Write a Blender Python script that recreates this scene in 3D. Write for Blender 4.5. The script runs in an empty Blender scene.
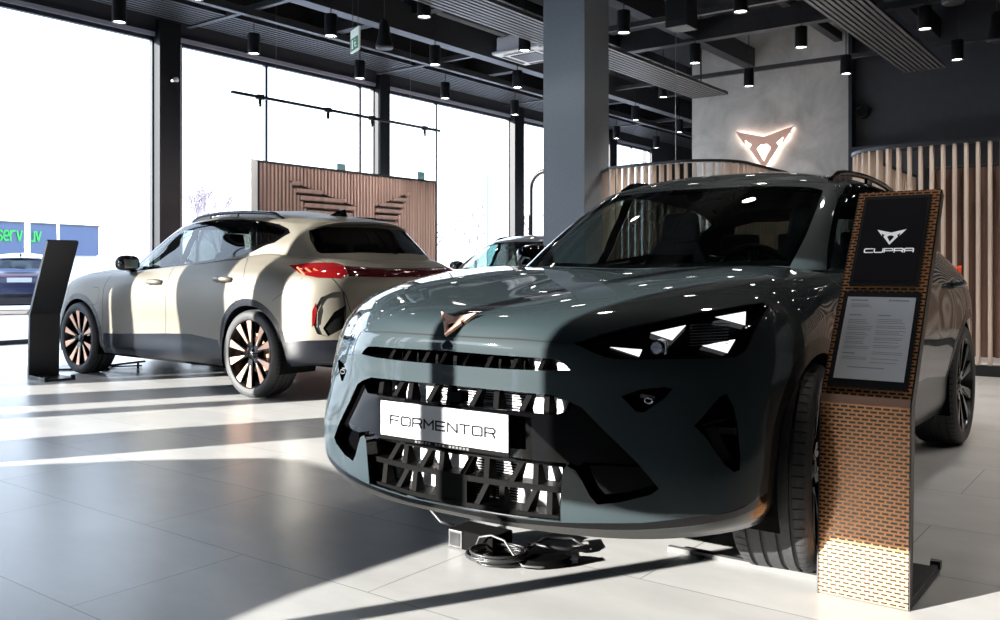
import bpy, math, random
import numpy as np
from mathutils import Vector, Matrix
from mathutils.geometry import delaunay_2d_cdt, tessellate_polygon
C=bpy.context.scene.collection
R=math.radians; PI=math.pi
random.seed(7)

# ------------------------------------------------------------------ materials
def mat(name,col,rough=.5,metal=0,coat=0,emit=None,es=0,spec=.5,coatr=.03):
    m=bpy.data.materials.new(name); m.use_nodes=True
    b=m.node_tree.nodes['Principled BSDF']
    b.inputs['Base Color'].default_value=(*col,1); b.inputs['Roughness'].default_value=rough
    b.inputs['Metallic'].default_value=metal; b.inputs['Coat Weight'].default_value=coat
    b.inputs['Coat Roughness'].default_value=coatr; b.inputs['Specular IOR Level'].default_value=spec
    if emit: b.inputs['Emission Color'].default_value=(*emit,1); b.inputs['Emission Strength'].default_value=es
    return m
def nn(m,t,**k):
    n=m.node_tree.nodes.new(t)
    for a,b in k.items():
        if a in n.inputs: n.inputs[a].default_value=b
        else: setattr(n,a,b)
    return n
def lk(m,a,b): m.node_tree.links.new(a,b)
def bs(m): return m.node_tree.nodes['Principled BSDF']
def noisy(m,scale,amt,rough=0,bump=0,detail=4,stretch=None):
    """procedural variation of colour, roughness and relief"""
    b=bs(m); tc=nn(m,'ShaderNodeTexCoord'); n=nn(m,'ShaderNodeTexNoise'); n.inputs['Scale'].default_value=scale; n.inputs['Detail'].default_value=detail
    src=tc.outputs['Object']
    if stretch:
        mp=nn(m,'ShaderNodeMapping'); mp.inputs['Scale'].default_value=stretch; lk(m,src,mp.inputs[0]); src=mp.outputs[0]
    lk(m,src,n.inputs['Vector'])
    c=b.inputs['Base Color'].default_value[:3]
    r=nn(m,'ShaderNodeValToRGB'); r.color_ramp.elements[0].position=.3; r.color_ramp.elements[1].position=.7
    r.color_ramp.elements[0].color=(*[x*(1-amt) for x in c],1); r.color_ramp.elements[1].color=(*[min(1,x*(1+amt)) for x in c],1)
    lk(m,n.outputs['Fac'],r.inputs[0]); lk(m,r.outputs[0],b.inputs['Base Color'])
    if rough:
        mr=nn(m,'ShaderNodeMapRange'); r0=b.inputs['Roughness'].default_value
        mr.inputs['To Min'].default_value=max(0,r0-rough); mr.inputs['To Max'].default_value=r0+rough
        lk(m,n.outputs['Fac'],mr.inputs[0]); lk(m,mr.outputs[0],b.inputs['Roughness'])
    if bump:
        bp=nn(m,'ShaderNodeBump'); bp.inputs['Strength'].default_value=bump; bp.inputs['Distance'].default_value=.01
        lk(m,n.outputs['Fac'],bp.inputs['Height']); lk(m,bp.outputs[0],b.inputs['Normal'])
    return m
def glass(name,tint,gl=.08,rough=0.0):
    """thin pane: tinted see-through plus fresnel mirror reflection"""
    m=bpy.data.materials.new(name); m.use_nodes=True; nt=m.node_tree; nt.nodes.clear()
    o=nn(m,'ShaderNodeOutputMaterial'); mx=nn(m,'ShaderNodeMixShader'); t=nn(m,'ShaderNodeBsdfTransparent'); g=nn(m,'ShaderNodeBsdfGlossy')
    t.inputs['Color'].default_value=(*tint,1); g.inputs['Roughness'].default_value=rough
    lw=nn(m,'ShaderNodeLayerWeight'); lw.inputs['Blend'].default_value=.5
    p=nn(m,'ShaderNodeMath',operation='POWER'); p.inputs[1].default_value=4
    q=nn(m,'ShaderNodeMath',operation='MULTIPLY_ADD'); q.inputs[1].default_value=.8; q.inputs[2].default_value=gl
    lk(m,lw.outputs['Facing'],p.inputs[0]); lk(m,p.outputs[0],q.inputs[0]); q.use_clamp=True
    lk(m,q.outputs[0],mx.inputs[0]); lk(m,t.outputs[0],mx.inputs[1]); lk(m,g.outputs[0],mx.inputs[2]); lk(m,mx.outputs[0],o.inputs[0])
    return m
M={}
M['paint']=noisy(mat('grey_green_paint',(.0195,.0300,.0345),.6,.0,1,spec=.12),900,.06)
M['bronze']=noisy(mat('matte_bronze_paint',(.15,.136,.110),.45,.35,.15,coatr=.3),700,.06)
M['black_paint']=mat('black_car_paint',(.012,.013,.016),.3,.2,1)
M['blue_paint']=mat('dark_blue_car_paint',(.010,.016,.05),.3,.3,1)
M['gloss']=mat('gloss_black_plastic',(.002,.002,.0025),.05,0,0,spec=.4)
M['cladding']=mat('dark_arch_cladding',(.006,.007,.010),.25,0,0,spec=.3)
M['plastic']=noisy(mat('satin_black_plastic',(.0015,.0015,.0016),.6,spec=.06),60,.2)
M['gap']=mat('panel_gap_black',(.004,.004,.004),.9)
M['under']=mat('underbody_black',(.003,.003,.003),.9,spec=.1)
M['rubber']=noisy(mat('tyre_rubber',(.034,.034,.036),.65),90,.2,bump=.15)
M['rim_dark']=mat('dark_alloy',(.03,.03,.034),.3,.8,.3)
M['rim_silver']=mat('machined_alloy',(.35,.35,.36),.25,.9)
M['copper']=mat('copper_metal',(.55,.27,.17),.32,.85)
M['copper_hi']=mat('copper_wheel_insert',(.72,.42,.29),.3,.7)
M['chrome']=mat('brushed_chrome',(.6,.6,.62),.18,1)
M['alu']=noisy(mat('radiator_aluminium',(.62,.60,.62),.4,.3),200,.1)
M['lip']=mat('grey_satin_lip',(.028,.028,.027),.2,.2,.4)
M['lens_red']=mat('red_lamp_glass',(.10,.003,.004),.08,0,1,emit=(1,.02,.02),es=.04)
M['lens_dark_red']=mat('dark_red_light_bar',(.05,.004,.006),.08,0,1)
M['lens_bright']=mat('orange_red_lamp_element',(.9,.12,.06),.1,0,1,emit=(1,.12,.05),es=.25)
M['lamp_clear']=glass('clear_lamp_cover',(.93,.94,.96),.05)
M['lamp_white']=mat('white_daytime_lamp',(.9,.9,.92),.3,emit=(1,1,1),es=.8)
M['lamp_grey']=mat('lamp_reflector_grey',(.25,.26,.28),.2,.8)
M['glass']=glass('car_window_glass',(.52,.60,.58),.05)
M['glass_dark']=glass('privacy_glass',(.10,.11,.11),.05)
M['seat']=noisy(mat('grey_seat_fabric',(.055,.07,.075),.8),120,.15)
M['dash']=mat('black_dashboard',(.012,.012,.013),.6)
M['plate']=mat('white_plate',(.40,.41,.43),.45,spec=.2)
M['ink']=mat('dark_ink',(.004,.004,.006),.6,spec=.1)
M['text_grey']=mat('faint_print_grey',(.45,.45,.48),.6)
M['paper']=mat('white_paper',(.92,.94,.98),.5)
M['screen']=mat('dark_screen',(.028,.027,.03),.22,0,.5)
M['logo_white']=mat('white_logo_print',(.8,.8,.82),.4,emit=(1,1,1),es=.25)
M['stand_black']=mat('black_powder_coat',(.012,.013,.016),.38)
M['column_grey']=noisy(mat('grey_painted_column',(.21,.24,.275),.55),30,.05)
M['navy']=noisy(mat('dark_blue_grey_wall_paint',(.030,.033,.042),.6),8,.08)
M['steel']=noisy(mat('dark_painted_steel',(.017,.018,.022),.5),20,.15)
M['steel_mid']=noisy(mat('grey_painted_steel',(.036,.038,.043),.45),20,.15)
M['ceiling']=noisy(mat('black_ceiling_paint',(.012,.012,.016),.8),3,.3)
M['slat_alu']=mat('light_grey_ceiling_slats',(.085,.085,.085),.4,.2)
M['slat_win']=mat('dark_ceiling_slats',(.022,.023,.028),.5)
M['frame']=mat('dark_window_frame',(.016,.02,.03),.4)
M['frame_light']=mat('pale_window_trim',(.35,.37,.45),.5)
M['pane']=glass('clear_window_glass',(.97,.98,.98),.01)
M['wood']=noisy(mat('pale_oak_slats',(.72,.58,.48),.5),12,.12,stretch=(1,1,.1))
M['wood_panel']=noisy(mat('pinkish_brown_fluted_wood',(.36,.245,.215),.55),14,.18,stretch=(1,1,.08))
M['wood_dark']=noisy(mat('brown_timber_wall',(.38,.25,.18),.6),9,.2,stretch=(1,1,.15))
M['curtain']=noisy(mat('brown_curtain',(.15,.085,.065),.8),16,.25,stretch=(1,1,.05))
M['strip']=mat('pale_metal_strip',(.13,.13,.13),.5,spec=.1)
M['rim_dark_machined']=mat('dark_machined_alloy',(.05,.05,.055),.25,.7)
M['white']=mat('white_paint',(.75,.76,.78),.5)
M['cable']=mat('black_cable',(.02,.02,.022),.4)
M['cable_grey']=mat('grey_steel_cable',(.16,.17,.18),.4,.5)
M['lens_on']=mat('lit_downlight_lens',(1,1,1),.5,emit=(1,.97,.92),es=14)
M['halo']=mat('warm_white_backlight',(1,1,1),.5,emit=(1,.84,.72),es=9)
M['emblem']=mat('brushed_salmon_copper',(.80,.50,.40),.45,.25)
M['post']=mat('dark_navy_post',(.006,.0075,.012),.5,spec=.3)
M['exit_green']=mat('green_exit_sign',(.01,.16,.08),.5,emit=(.02,.5,.25),es=.05)
M['exit_white']=mat('white_exit_pictogram',(.8,.85,.8),.5,emit=(.8,1,.85),es=.08)
M['sign_blue']=mat('grey_blue_facade',(.085,.115,.20),.6)
M['sign_green']=mat('green_sign_letters',(.03,.42,.07),.5,emit=(.05,.9,.15),es=.12)
M['bark']=mat('grey_winter_bark',(.22,.19,.22),.9)
M['asphalt']=noisy(mat('pale_outdoor_paving',(.42,.42,.44),.8),.8,.12)
M['leaf']=mat('dark_green_leaf',(.03,.12,.05),.5)
M['ivory']=mat('pale_teal_cloth',(.20,.42,.45),.6)

def floor_mat():
    m=mat('grey_porcelain_tiles',(.40,.40,.40),.22,0,0,spec=.32); b=bs(m)
    tc=nn(m,'ShaderNodeTexCoord'); mp=nn(m,'ShaderNodeMapping'); mp.inputs['Location'].default_value=(2.60+.611,-1.352,0)
    lk(m,tc.outputs['Object'],mp.inputs[0])
    br=nn(m,'ShaderNodeTexBrick'); br.offset=.5; br.inputs['Scale'].default_value=1
    br.inputs['Brick Width'].default_value=1.222; br.inputs['Row Height'].default_value=.611; br.inputs['Mortar Size'].default_value=.0022
    br.inputs['Mortar Smooth'].default_value=.1; br.inputs['Bias'].default_value=0
    br.inputs['Color1'].default_value=(.52,.515,.505,1); br.inputs['Color2'].default_value=(.57,.565,.555,1); br.inputs['Mortar'].default_value=(.22,.22,.22,1)
    lk(m,mp.outputs[0],br.inputs['Vector'])
    n=nn(m,'ShaderNodeTexNoise'); n.inputs['Scale'].default_value=1.7; n.inputs['Detail'].default_value=8; n.inputs['Roughness'].default_value=.65
    ms=nn(m,'ShaderNodeMapping'); ms.inputs['Scale'].default_value=(1,2.2,1); lk(m,tc.outputs['Object'],ms.inputs[0]); lk(m,ms.outputs[0],n.inputs['Vector'])
    cr=nn(m,'ShaderNodeValToRGB'); cr.color_ramp.elements[0].position=.3; cr.color_ramp.elements[1].position=.72
    cr.color_ramp.elements[0].color=(.84,.84,.85,1); cr.color_ramp.elements[1].color=(1.06,1.06,1.06,1); lk(m,n.outputs['Fac'],cr.inputs[0])
    mx=nn(m,'ShaderNodeMixRGB',blend_type='MULTIPLY'); mx.inputs[0].default_value=1; lk(m,br.outputs['Color'],mx.inputs[1]); lk(m,cr.outputs[0],mx.inputs[2])
    lk(m,mx.outputs[0],b.inputs['Base Color'])
    mr=nn(m,'ShaderNodeMapRange'); mr.inputs['To Min'].default_value=.24; mr.inputs['To Max'].default_value=.36; lk(m,n.outputs['Fac'],mr.inputs[0]); lk(m,mr.outputs[0],b.inputs['Roughness'])
    bp=nn(m,'ShaderNodeBump'); bp.inputs['Strength'].default_value=.25; bp.inputs['Distance'].default_value=.002; bp.invert=True
    lk(m,br.outputs['Fac'],bp.inputs['Height']); lk(m,bp.outputs[0],b.inputs['Normal'])
    return m
M['floor']=floor_mat()
def concrete_mat():
    m=mat('pale_concrete',(.30,.30,.295),.55); b=bs(m); tc=nn(m,'ShaderNodeTexCoord')
    n=nn(m,'ShaderNodeTexNoise'); n.inputs['Scale'].default_value=1.1; n.inputs['Detail'].default_value=9; n.inputs['Roughness'].default_value=.6; n.inputs['Distortion'].default_value=.6
    lk(m,tc.outputs['Object'],n.inputs['Vector'])
    cr=nn(m,'ShaderNodeValToRGB'); cr.color_ramp.elements[0].position=.3; cr.color_ramp.elements[1].position=.7
    cr.color_ramp.elements[0].color=(.27,.27,.265,1); cr.color_ramp.elements[1].color=(.56,.56,.545,1); lk(m,n.outputs['Fac'],cr.inputs[0]); lk(m,cr.outputs[0],b.inputs['Base Color'])
    return m
M['concrete']=concrete_mat()
def perf_mat():
    m=mat('perforated_copper_sheet',(.55,.27,.17),.38,.4); b=bs(m); tc=nn(m,'ShaderNodeTexCoord')
    br=nn(m,'ShaderNodeTexBrick'); br.offset=.5; br.inputs['Scale'].default_value=1
    br.inputs['Brick Width'].default_value=.0245; br.inputs['Row Height'].default_value=.0118; br.inputs['Mortar Size'].default_value=.0029
    br.inputs['Mortar Smooth'].default_value=.05; br.inputs['Color1'].default_value=(.012,.008,.007,1); br.inputs['Color2'].default_value=(.012,.008,.007,1); br.inputs['Mortar'].default_value=(.70,.33,.14,1)
    lk(m,tc.outputs['UV'],br.inputs['Vector']); lk(m,br.outputs['Color'],b.inputs['Base Color'])
    bp=nn(m,'ShaderNodeBump'); bp.inputs['Strength'].default_value=.6; bp.inputs['Distance'].default_value=.003; lk(m,br.outputs['Fac'],bp.inputs['Height']); lk(m,bp.outputs[0],b.inputs['Normal'])
    return m
M['perf']=perf_mat()

# ------------------------------------------------------------------ mesh helpers
def link(o): C.objects.link(o); return o
def tag(o,label=None,cat=None,group=None,kind=None):
    if label: o['label']=label
    if cat: o['category']=cat
    if group: o['group']=group
    if kind: o['kind']=kind
    return o
def empty(name,loc=(0,0,0),rz=0,label=None,cat=None,group=None):
    o=bpy.data.objects.new(name,None); o.empty_display_size=.1; link(o); o.location=loc; o.rotation_euler=(0,0,rz); return tag(o,label,cat,group)
class MB:
    def __init__(s): s.v=[];s.f=[];s.uv=None
    def add(s,vs,fs):
        n=len(s.v); s.v+= [tuple(p) for p in vs]; s.f+=[tuple(i+n for i in f) for f in fs]; return s
    def box(s,x0,x1,y0,y1,z0,z1):
        if x0>x1:x0,x1=x1,x0
        if y0>y1:y0,y1=y1,y0
        return s.add([(x0,y0,z0),(x1,y0,z0),(x1,y1,z0),(x0,y1,z0),(x0,y0,z1),(x1,y0,z1),(x1,y1,z1),(x0,y1,z1)],
            [(0,3,2,1),(4,5,6,7),(0,1,5,4),(1,2,6,5),(2,3,7,6),(3,0,4,7)])
    def hexa(s,a,b):
        """two quads a (4 pts) and b (4 pts) joined"""
        return s.add(list(a)+list(b),[(3,2,1,0),(4,5,6,7),(0,1,5,4),(1,2,6,5),(2,3,7,6),(3,0,4,7)])
    def bar(s,p,q,w,h=None,up=(0,0,1)):
        p=Vector(p);q=Vector(q);h=h or w; d=(q-p).normalized(); u=Vector(up)
        if abs(d.dot(u))>.97:u=Vector((1,0,0))
        x=d.cross(u).normalized()*w/2;y=x.cross(d).normalized()*h/2
        return s.hexa([p-x-y,p+x-y,p+x+y,p-x+y],[q-x-y,q+x-y,q+x+y,q-x+y])
    def tube(s,pts,r,n=8,closed=False,caps=True):
        pts=[Vector(p) for p in pts];m=len(pts); rings=[]
        rr=r if isinstance(r,(list,tuple)) else [r]*m
        prev=None
        for i,p in enumerate(pts):
            a=pts[i-1] if (i>0 or closed) else p; b=pts[(i+1)%m] if (i<m-1 or closed) else p
            d=(b-a).normalized()
            if prev is None:
                u=Vector((0,0,1)) if abs(d.z)<.9 else Vector((1,0,0)); x=d.cross(u).normalized()
            else: x=(prev-d*prev.dot(d)).normalized()
            prev=x;y=d.cross(x)
            rings.append([p+x*math.cos(2*PI*k/n)*rr[i]+y*math.sin(2*PI*k/n)*rr[i] for k in range(n)])
        vs=[v for g in rings for v in g]; fs=[]
        for i in range(m if closed else m-1):
            j=(i+1)%m
            for k in range(n): fs.append((i*n+k,i*n+(k+1)%n,j*n+(k+1)%n,j*n+k))
        if caps and not closed: fs+= [tuple(range(n))[::-1],tuple((m-1)*n+k for k in range(n))]
        return s.add(vs,fs)
    def lathe(s,prof,n=32,axis='z',org=(0,0,0),closed=False):
        """prof: list of (r, h) along the axis"""
        o=Vector(org);vs=[];m=len(prof)
        for r,h in prof:
            for k in range(n):
                t=2*PI*k/n;c=math.cos(t)*r;d=math.sin(t)*r
                vs.append(o+(Vector((c,d,h)) if axis=='z' else Vector((c,h,d)) if axis=='y' else Vector((h,c,d))))
        fs=[]
        for i in range(m if closed else m-1):
            j=(i+1)%m
            for k in range(n): fs.append((i*n+k,i*n+(k+1)%n,j*n+(k+1)%n,j*n+k))
        return s.add(vs,fs)
    def prism(s,poly,fn,t0,t1):
        """2D polygon (x,y) placed by fn(x,y,t) between depths t0 and t1"""
        tri=tessellate_polygon([[Vector((x,y,0)) for x,y in poly]]); n=len(poly)
        vs=[fn(x,y,t0) for x,y in poly]+[fn(x,y,t1) for x,y in poly]
        fs=[tuple(t) for t in tri]+[tuple(i+n for i in t[::-1]) for t in tri]+[(i,(i+1)%n,(i+1)%n+n,i+n) for i in range(n)]
        return s.add(vs,fs)
    def build(s,name,m,parent=None,smooth=False,rz=None,normals=None,fix=True,bevel=0):
        me=bpy.data.meshes.new(name); me.from_pydata(s.v,[],s.f)
        if fix:
            import bmesh
            b=bmesh.new(); b.from_mesh(me); bmesh.ops.recalc_face_normals(b,faces=b.faces); b.to_mesh(me); b.free()
        me.materials.append(M[m] if isinstance(m,str) else m)
        if s.uv:
            ul=me.uv_layers.new(name='UVMap')
            for lp in me.loops: ul.data[lp.index].uv=s.uv[lp.vertex_index]
        o=bpy.data.objects.new(name,me); link(o)
        if smooth:
            me.polygons.foreach_set('use_smooth',[True]*len(me.polygons))
            if smooth!='full' and normals is None: me.set_sharp_from_angle(angle=R(smooth if smooth is not True else 35))
        if normals is not None: me.normals_split_custom_set_from_vertices([tuple(n) for n in normals])
        if parent: o.parent=parent
        if rz is not None: o.rotation_euler=(0,0,rz)
        if bevel:
            md=o.modifiers.new('bevel','BEVEL'); md.width=bevel; md.segments=2; md.limit_method='ANGLE'; md.angle_limit=R(40)
        o.update_tag(); return o
# stroke lettering: every letter is a set of polylines on a 1 x 1 box
GL={'F':[[(0,0),(0,.5),(.9,.5)],[(0,.5),(0,1),(1,1)]],'O':[[(0,.12),(0,.88),(.12,1),(.88,1),(1,.88),(1,.12),(.88,0),(.12,0),(0,.12)]],
'R':[[(0,0),(0,1),(.85,1),(1,.85),(1,.6),(.88,.45),(0,.45)],[(.75,.45),(1,0)]],'M':[[(0,0),(0,1),(.5,.4),(1,1),(1,0)]],
'E':[[(1,0),(0,0),(0,1),(1,1)],[(0,.5),(.9,.5)]],'N':[[(0,0),(0,1),(1,0),(1,1)]],'T':[[(0,1),(1,1)],[(.5,1),(.5,0)]],
'C':[[(1,1),(.12,1),(0,.85),(0,.15),(.12,0),(1,0)]],'U':[[(0,1),(0,.15),(.12,0),(.88,0),(1,.15),(1,1)]],
'P':[[(0,0),(0,1),(.88,1),(1,.88),(1,.55),(.88,.42),(0,.42)]],'A':[[(0,0),(0,.85),(.12,1),(.88,1),(1,.85),(1,0)],[(0,.42),(1,.42)]],
's':[[(1,.62),(.7,.72),(.2,.72),(0,.55),(.2,.38),(.8,.34),(1,.18),(.8,0),(.2,0),(0,.1)]],
'e':[[(0,.36),(1,.36),(.95,.6),(.7,.72),(.3,.72),(0,.5),(0,.2),(.3,0),(.9,.04)]],'r':[[(0,0),(0,.72)],[(0,.45),(.35,.7),(.9,.72)]],
'v':[[(0,.72),(.5,0),(1,.72)]],'u':[[(0,.72),(0,.2),(.25,0),(.75,0),(1,.2)],[(1,.72),(1,0)]],'i':[[(.5,0),(.5,.72)]]}
def letters(mb,text,fn,x0,z0,w,h,gap,st,t0,t1,hst=None):
    hst=hst or st; x=x0
    for ch in text:
        if ch==' ': x+=w+gap; continue
        for pl in GL[ch]:
            for (a,b),(c,d) in zip(pl[:-1],pl[1:]):
                p=Vector((x+a*w,z0+b*h));q=Vector((x+c*w,z0+d*h)); dd=(q-p)
                if dd.length<1e-6: continue
                dn=dd.normalized(); n=Vector((-dn.y,dn.x))*(hst if abs(dn.x)>.7 else st)/2; e=dn*st*.35
                mb.prism([tuple(p-e+n),tuple(p-e-n),tuple(q+e-n),tuple(q+e+n)],fn,t0,t1)
        x+=w+gap
EMB=[(-1,0),(0,-.27),(0,-.52),(-.11,-.52),(-.25,-.64),(0,-1.08),(0,-1.34),(-.50,-.62),(-.42,-.49),(-.66,-.32),(-.60,-.56)]
def emblem(mb,fn,s,t0,t1):
    for sg in (1,-1):
        mb.prism([(x*s*sg,y*s) for x,y in EMB],fn,t0,t1)
    return mb

# ---- car body control net: stations around the half plan (nose centre -> tail centre), rows from the underside up and over the bonnet
# each station: list of 12 (x,y,z)
def st(*p): return list(p)
BODY=[
 st((2.12,0,.185),(2.135,0,.26),(2.15,0,.40),(2.155,0,.52),(2.15,0,.63),(2.15,0,.71),(2.145,0,.78),(2.085,0,.848),(1.85,0,.90),(1.55,0,.945),(1.25,0,.98),(.97,0,.995)),
 st((2.11,.25,.185),(2.125,.25,.26),(2.14,.25,.40),(2.145,.25,.52),(2.14,.25,.63),(2.138,.25,.71),(2.13,.25,.78),(2.065,.25,.852),(1.83,.24,.91),(1.53,.23,.958),(1.23,.22,.992),(.95,.22,1.0)),
 st((2.06,.47,.185),(2.08,.47,.26),(2.09,.46,.40),(2.095,.45,.52),(2.095,.45,.63),(2.095,.45,.71),(2.075,.445,.785),(1.99,.43,.86),(1.78,.41,.922),(1.5,.39,.968),(1.2,.37,1.0),(.91,.36,1.003)),
 st((1.985,.64,.19),(2.01,.65,.265),(2.02,.64,.40),(2.015,.63,.52),(2.01,.62,.63),(2.005,.61,.715),(1.965,.60,.80),(1.885,.585,.875),(1.71,.55,.932),(1.45,.52,.975),(1.15,.49,1.005),(.86,.47,1.005)),
 st((1.88,.77,.20),(1.92,.80,.275),(1.93,.805,.40),(1.915,.795,.52),(1.90,.785,.63),(1.885,.77,.72),(1.845,.75,.81),(1.77,.715,.882),(1.62,.66,.938),(1.38,.61,.982),(1.08,.57,1.008),(.79,.57,1.0)),
 st((1.76,.845,.21),(1.79,.875,.285),(1.79,.885,.41),(1.78,.88,.525),(1.765,.875,.64),(1.745,.86,.735),(1.71,.84,.825),(1.645,.80,.895),(1.52,.735,.945),(1.3,.68,.985),(1.02,.64,1.003),(.73,.64,.995)),
 st((1.61,.87,.22),(1.61,.90,.295),(1.61,.91,.42),(1.605,.91,.53),(1.60,.91,.65),(1.59,.90,.745),(1.57,.875,.835),(1.515,.835,.903),(1.41,.775,.95),(1.2,.72,.985),(.94,.69,.998),(.67,.69,.988)),
 st((1.34,.88,.22),(1.34,.905,.295),(1.34,.92,.42),(1.34,.925,.54),(1.34,.925,.66),(1.34,.915,.755),(1.33,.89,.845),(1.30,.85,.91),(1.23,.795,.952),(1.07,.745,.978),(.86,.72,.987),(.61,.722,.98)),
 st((1.0,.87,.22),(1.0,.90,.295),(1.0,.905,.42),(1.0,.905,.54),(1.0,.905,.66),(1.0,.90,.76),(1.0,.885,.85),(.98,.85,.917),(.93,.80,.954),(.83,.77,.970),(.70,.755,.976),(.54,.75,.975)),
 st((.6,.85,.22),(.6,.882,.29),(.6,.885,.42),(.6,.893,.55),(.6,.90,.67),(.6,.90,.775),(.6,.887,.86),(.6,.852,.925),(.58,.81,.955),(.55,.79,.965),(.5,.775,.968),(.44,.768,.970)),
 st((0,.84,.22),(0,.873,.29),(0,.875,.42),(0,.885,.55),(0,.90,.67),(0,.905,.785),(0,.892,.875),(0,.86,.935),(0,.825,.968),(0,.803,.976),(0,.79,.98),(0,.78,.982)),
 st((-.6,.85,.22),(-.6,.88,.29),(-.6,.885,.42),(-.6,.90,.55),(-.6,.915,.67),(-.6,.92,.795),(-.6,.905,.895),(-.6,.868,.96),(-.6,.832,.993),(-.6,.81,1.002),(-.6,.80,1.006),(-.6,.79,1.008)),
 st((-1.0,.86,.22),(-1.0,.89,.29),(-1.0,.90,.42),(-1.0,.918,.55),(-1.0,.935,.68),(-1.0,.937,.81),(-1.0,.915,.92),(-1.0,.873,.985),(-1.0,.83,1.025),(-1.0,.805,1.038),(-1.0,.79,1.044),(-1.0,.78,1.048)),
 st((-1.34,.86,.24),(-1.34,.895,.30),(-1.34,.92,.42),(-1.34,.935,.56),(-1.34,.942,.70),(-1.34,.937,.82),(-1.34,.908,.93),(-1.34,.86,1.0),(-1.34,.81,1.05),(-1.34,.782,1.08),(-1.34,.765,1.094),(-1.34,.75,1.10)),
 st((-1.70,.84,.26),(-1.70,.875,.31),(-1.70,.895,.43),(-1.70,.90,.57),(-1.70,.90,.71),(-1.70,.892,.83),(-1.69,.86,.935),(-1.66,.815,1.0),(-1.63,.765,1.045),(-1.60,.735,1.075),(-1.59,.715,1.09),(-1.57,.70,1.10)),
 st((-1.93,.76,.28),(-1.97,.79,.325),(-1.985,.81,.44),(-1.985,.815,.58),(-1.985,.812,.71),(-1.985,.805,.83),(-1.96,.785,.93),(-1.905,.75,.995),(-1.86,.705,1.035),(-1.825,.675,1.065),(-1.80,.655,1.08),(-1.77,.64,1.09)),
 st((-2.08,.60,.28),(-2.13,.63,.325),(-2.15,.65,.44),(-2.145,.65,.58),(-2.135,.645,.71),(-2.13,.64,.83),(-2.125,.63,.93),(-2.085,.61,.99),(-2.03,.575,1.025),(-1.98,.55,1.05),(-1.94,.535,1.065),(-1.90,.52,1.078)),
 st((-2.14,.33,.28),(-2.19,.34,.325),(-2.21,.35,.44),(-2.19,.35,.58),(-2.17,.35,.71),(-2.17,.35,.83),(-2.18,.345,.93),(-2.145,.335,.99),(-2.08,.32,1.02),(-2.03,.305,1.04),(-2.0,.295,1.055),(-1.965,.285,1.068)),
 st((-2.15,0,.28),(-2.20,0,.325),(-2.225,0,.44),(-2.20,0,.58),(-2.18,0,.71),(-2.18,0,.83),(-2.195,0,.93),(-2.16,0,.99),(-2.095,0,1.02),(-2.045,0,1.04),(-2.015,0,1.055),(-1.985,0,1.068)),
]
GREEN=[
 st((.97,0,.993),(.71,0,1.14),(.45,0,1.28),(.215,0,1.388),(.12,0,1.428),(-.10,0,1.484),(-.36,0,1.508),(-.62,0,1.516)),
 st((.95,.22,.998),(.70,.24,1.14),(.44,.24,1.278),(.205,.25,1.386),(.11,.25,1.426),(-.11,.19,1.482),(-.37,.10,1.507),(-.625,0,1.516)),
 st((.875,.49,1.003),(.63,.49,1.14),(.39,.485,1.268),(.175,.475,1.376),(.08,.45,1.418),(-.14,.34,1.476),(-.39,.18,1.505),(-.63,0,1.516)),
 st((.775,.67,.993),(.55,.65,1.13),(.33,.625,1.255),(.12,.60,1.362),(.03,.565,1.405),(-.18,.42,1.468),(-.42,.22,1.502),(-.65,0,1.516)),
 st((.62,.755,.977),(.42,.71,1.11),(.22,.672,1.242),(.02,.635,1.352),(-.05,.592,1.40),(-.24,.44,1.468),(-.46,.23,1.502),(-.69,0,1.516)),
 st((.26,.775,.977),(.15,.735,1.11),(.02,.69,1.24),(-.13,.645,1.365),(-.18,.597,1.418),(-.34,.445,1.475),(-.54,.23,1.503),(-.74,0,1.516)),
 st((-.2,.783,.988),(-.27,.748,1.12),(-.34,.70,1.25),(-.42,.65,1.38),(-.46,.597,1.432),(-.54,.445,1.482),(-.66,.23,1.505),(-.8,0,1.515)),
 st((-.6,.787,1.008),(-.6,.752,1.135),(-.6,.705,1.26),(-.62,.652,1.382),(-.63,.60,1.432),(-.68,.445,1.48),(-.77,.23,1.502),(-.88,0,1.510)),
 st((-1.0,.777,1.048),(-.96,.742,1.165),(-.92,.70,1.275),(-.88,.65,1.382),(-.86,.595,1.428),(-.88,.44,1.472),(-.93,.23,1.492),(-1.0,0,1.497)),
 st((-1.34,.748,1.10),(-1.27,.722,1.20),(-1.2,.685,1.30),(-1.14,.635,1.383),(-1.1,.585,1.417),(-1.08,.435,1.456),(-1.08,.225,1.475),(-1.1,0,1.482)),
 st((-1.57,.698,1.10),(-1.50,.68,1.19),(-1.42,.65,1.28),(-1.36,.61,1.36),(-1.32,.57,1.392),(-1.28,.43,1.433),(-1.24,.225,1.455),(-1.2,0,1.465)),
 st((-1.77,.638,1.09),(-1.69,.625,1.17),(-1.60,.602,1.26),(-1.53,.575,1.335),(-1.49,.545,1.368),(-1.42,.42,1.412),(-1.34,.22,1.438),(-1.27,0,1.455)),
 st((-1.90,.518,1.078),(-1.81,.51,1.165),(-1.71,.495,1.255),(-1.63,.475,1.34),(-1.60,.455,1.375),(-1.5,.36,1.41),(-1.4,.19,1.435),(-1.31,0,1.45)),
 st((-1.965,.283,1.068),(-1.87,.275,1.16),(-1.77,.27,1.26),(-1.69,.26,1.35),(-1.665,.25,1.385),(-1.55,.2,1.415),(-1.43,.1,1.437),(-1.33,0,1.45)),
 st((-1.985,0,1.068),(-1.89,0,1.16),(-1.79,0,1.26),(-1.71,0,1.352),(-1.685,0,1.388),(-1.56,0,1.417),(-1.44,0,1.437),(-1.335,0,1.45)),
]
# front lip height
for k_ in range(7):
    x,y,z=BODY[k_][0]; BODY[k_][0]=(x,y,z+.022)
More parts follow.
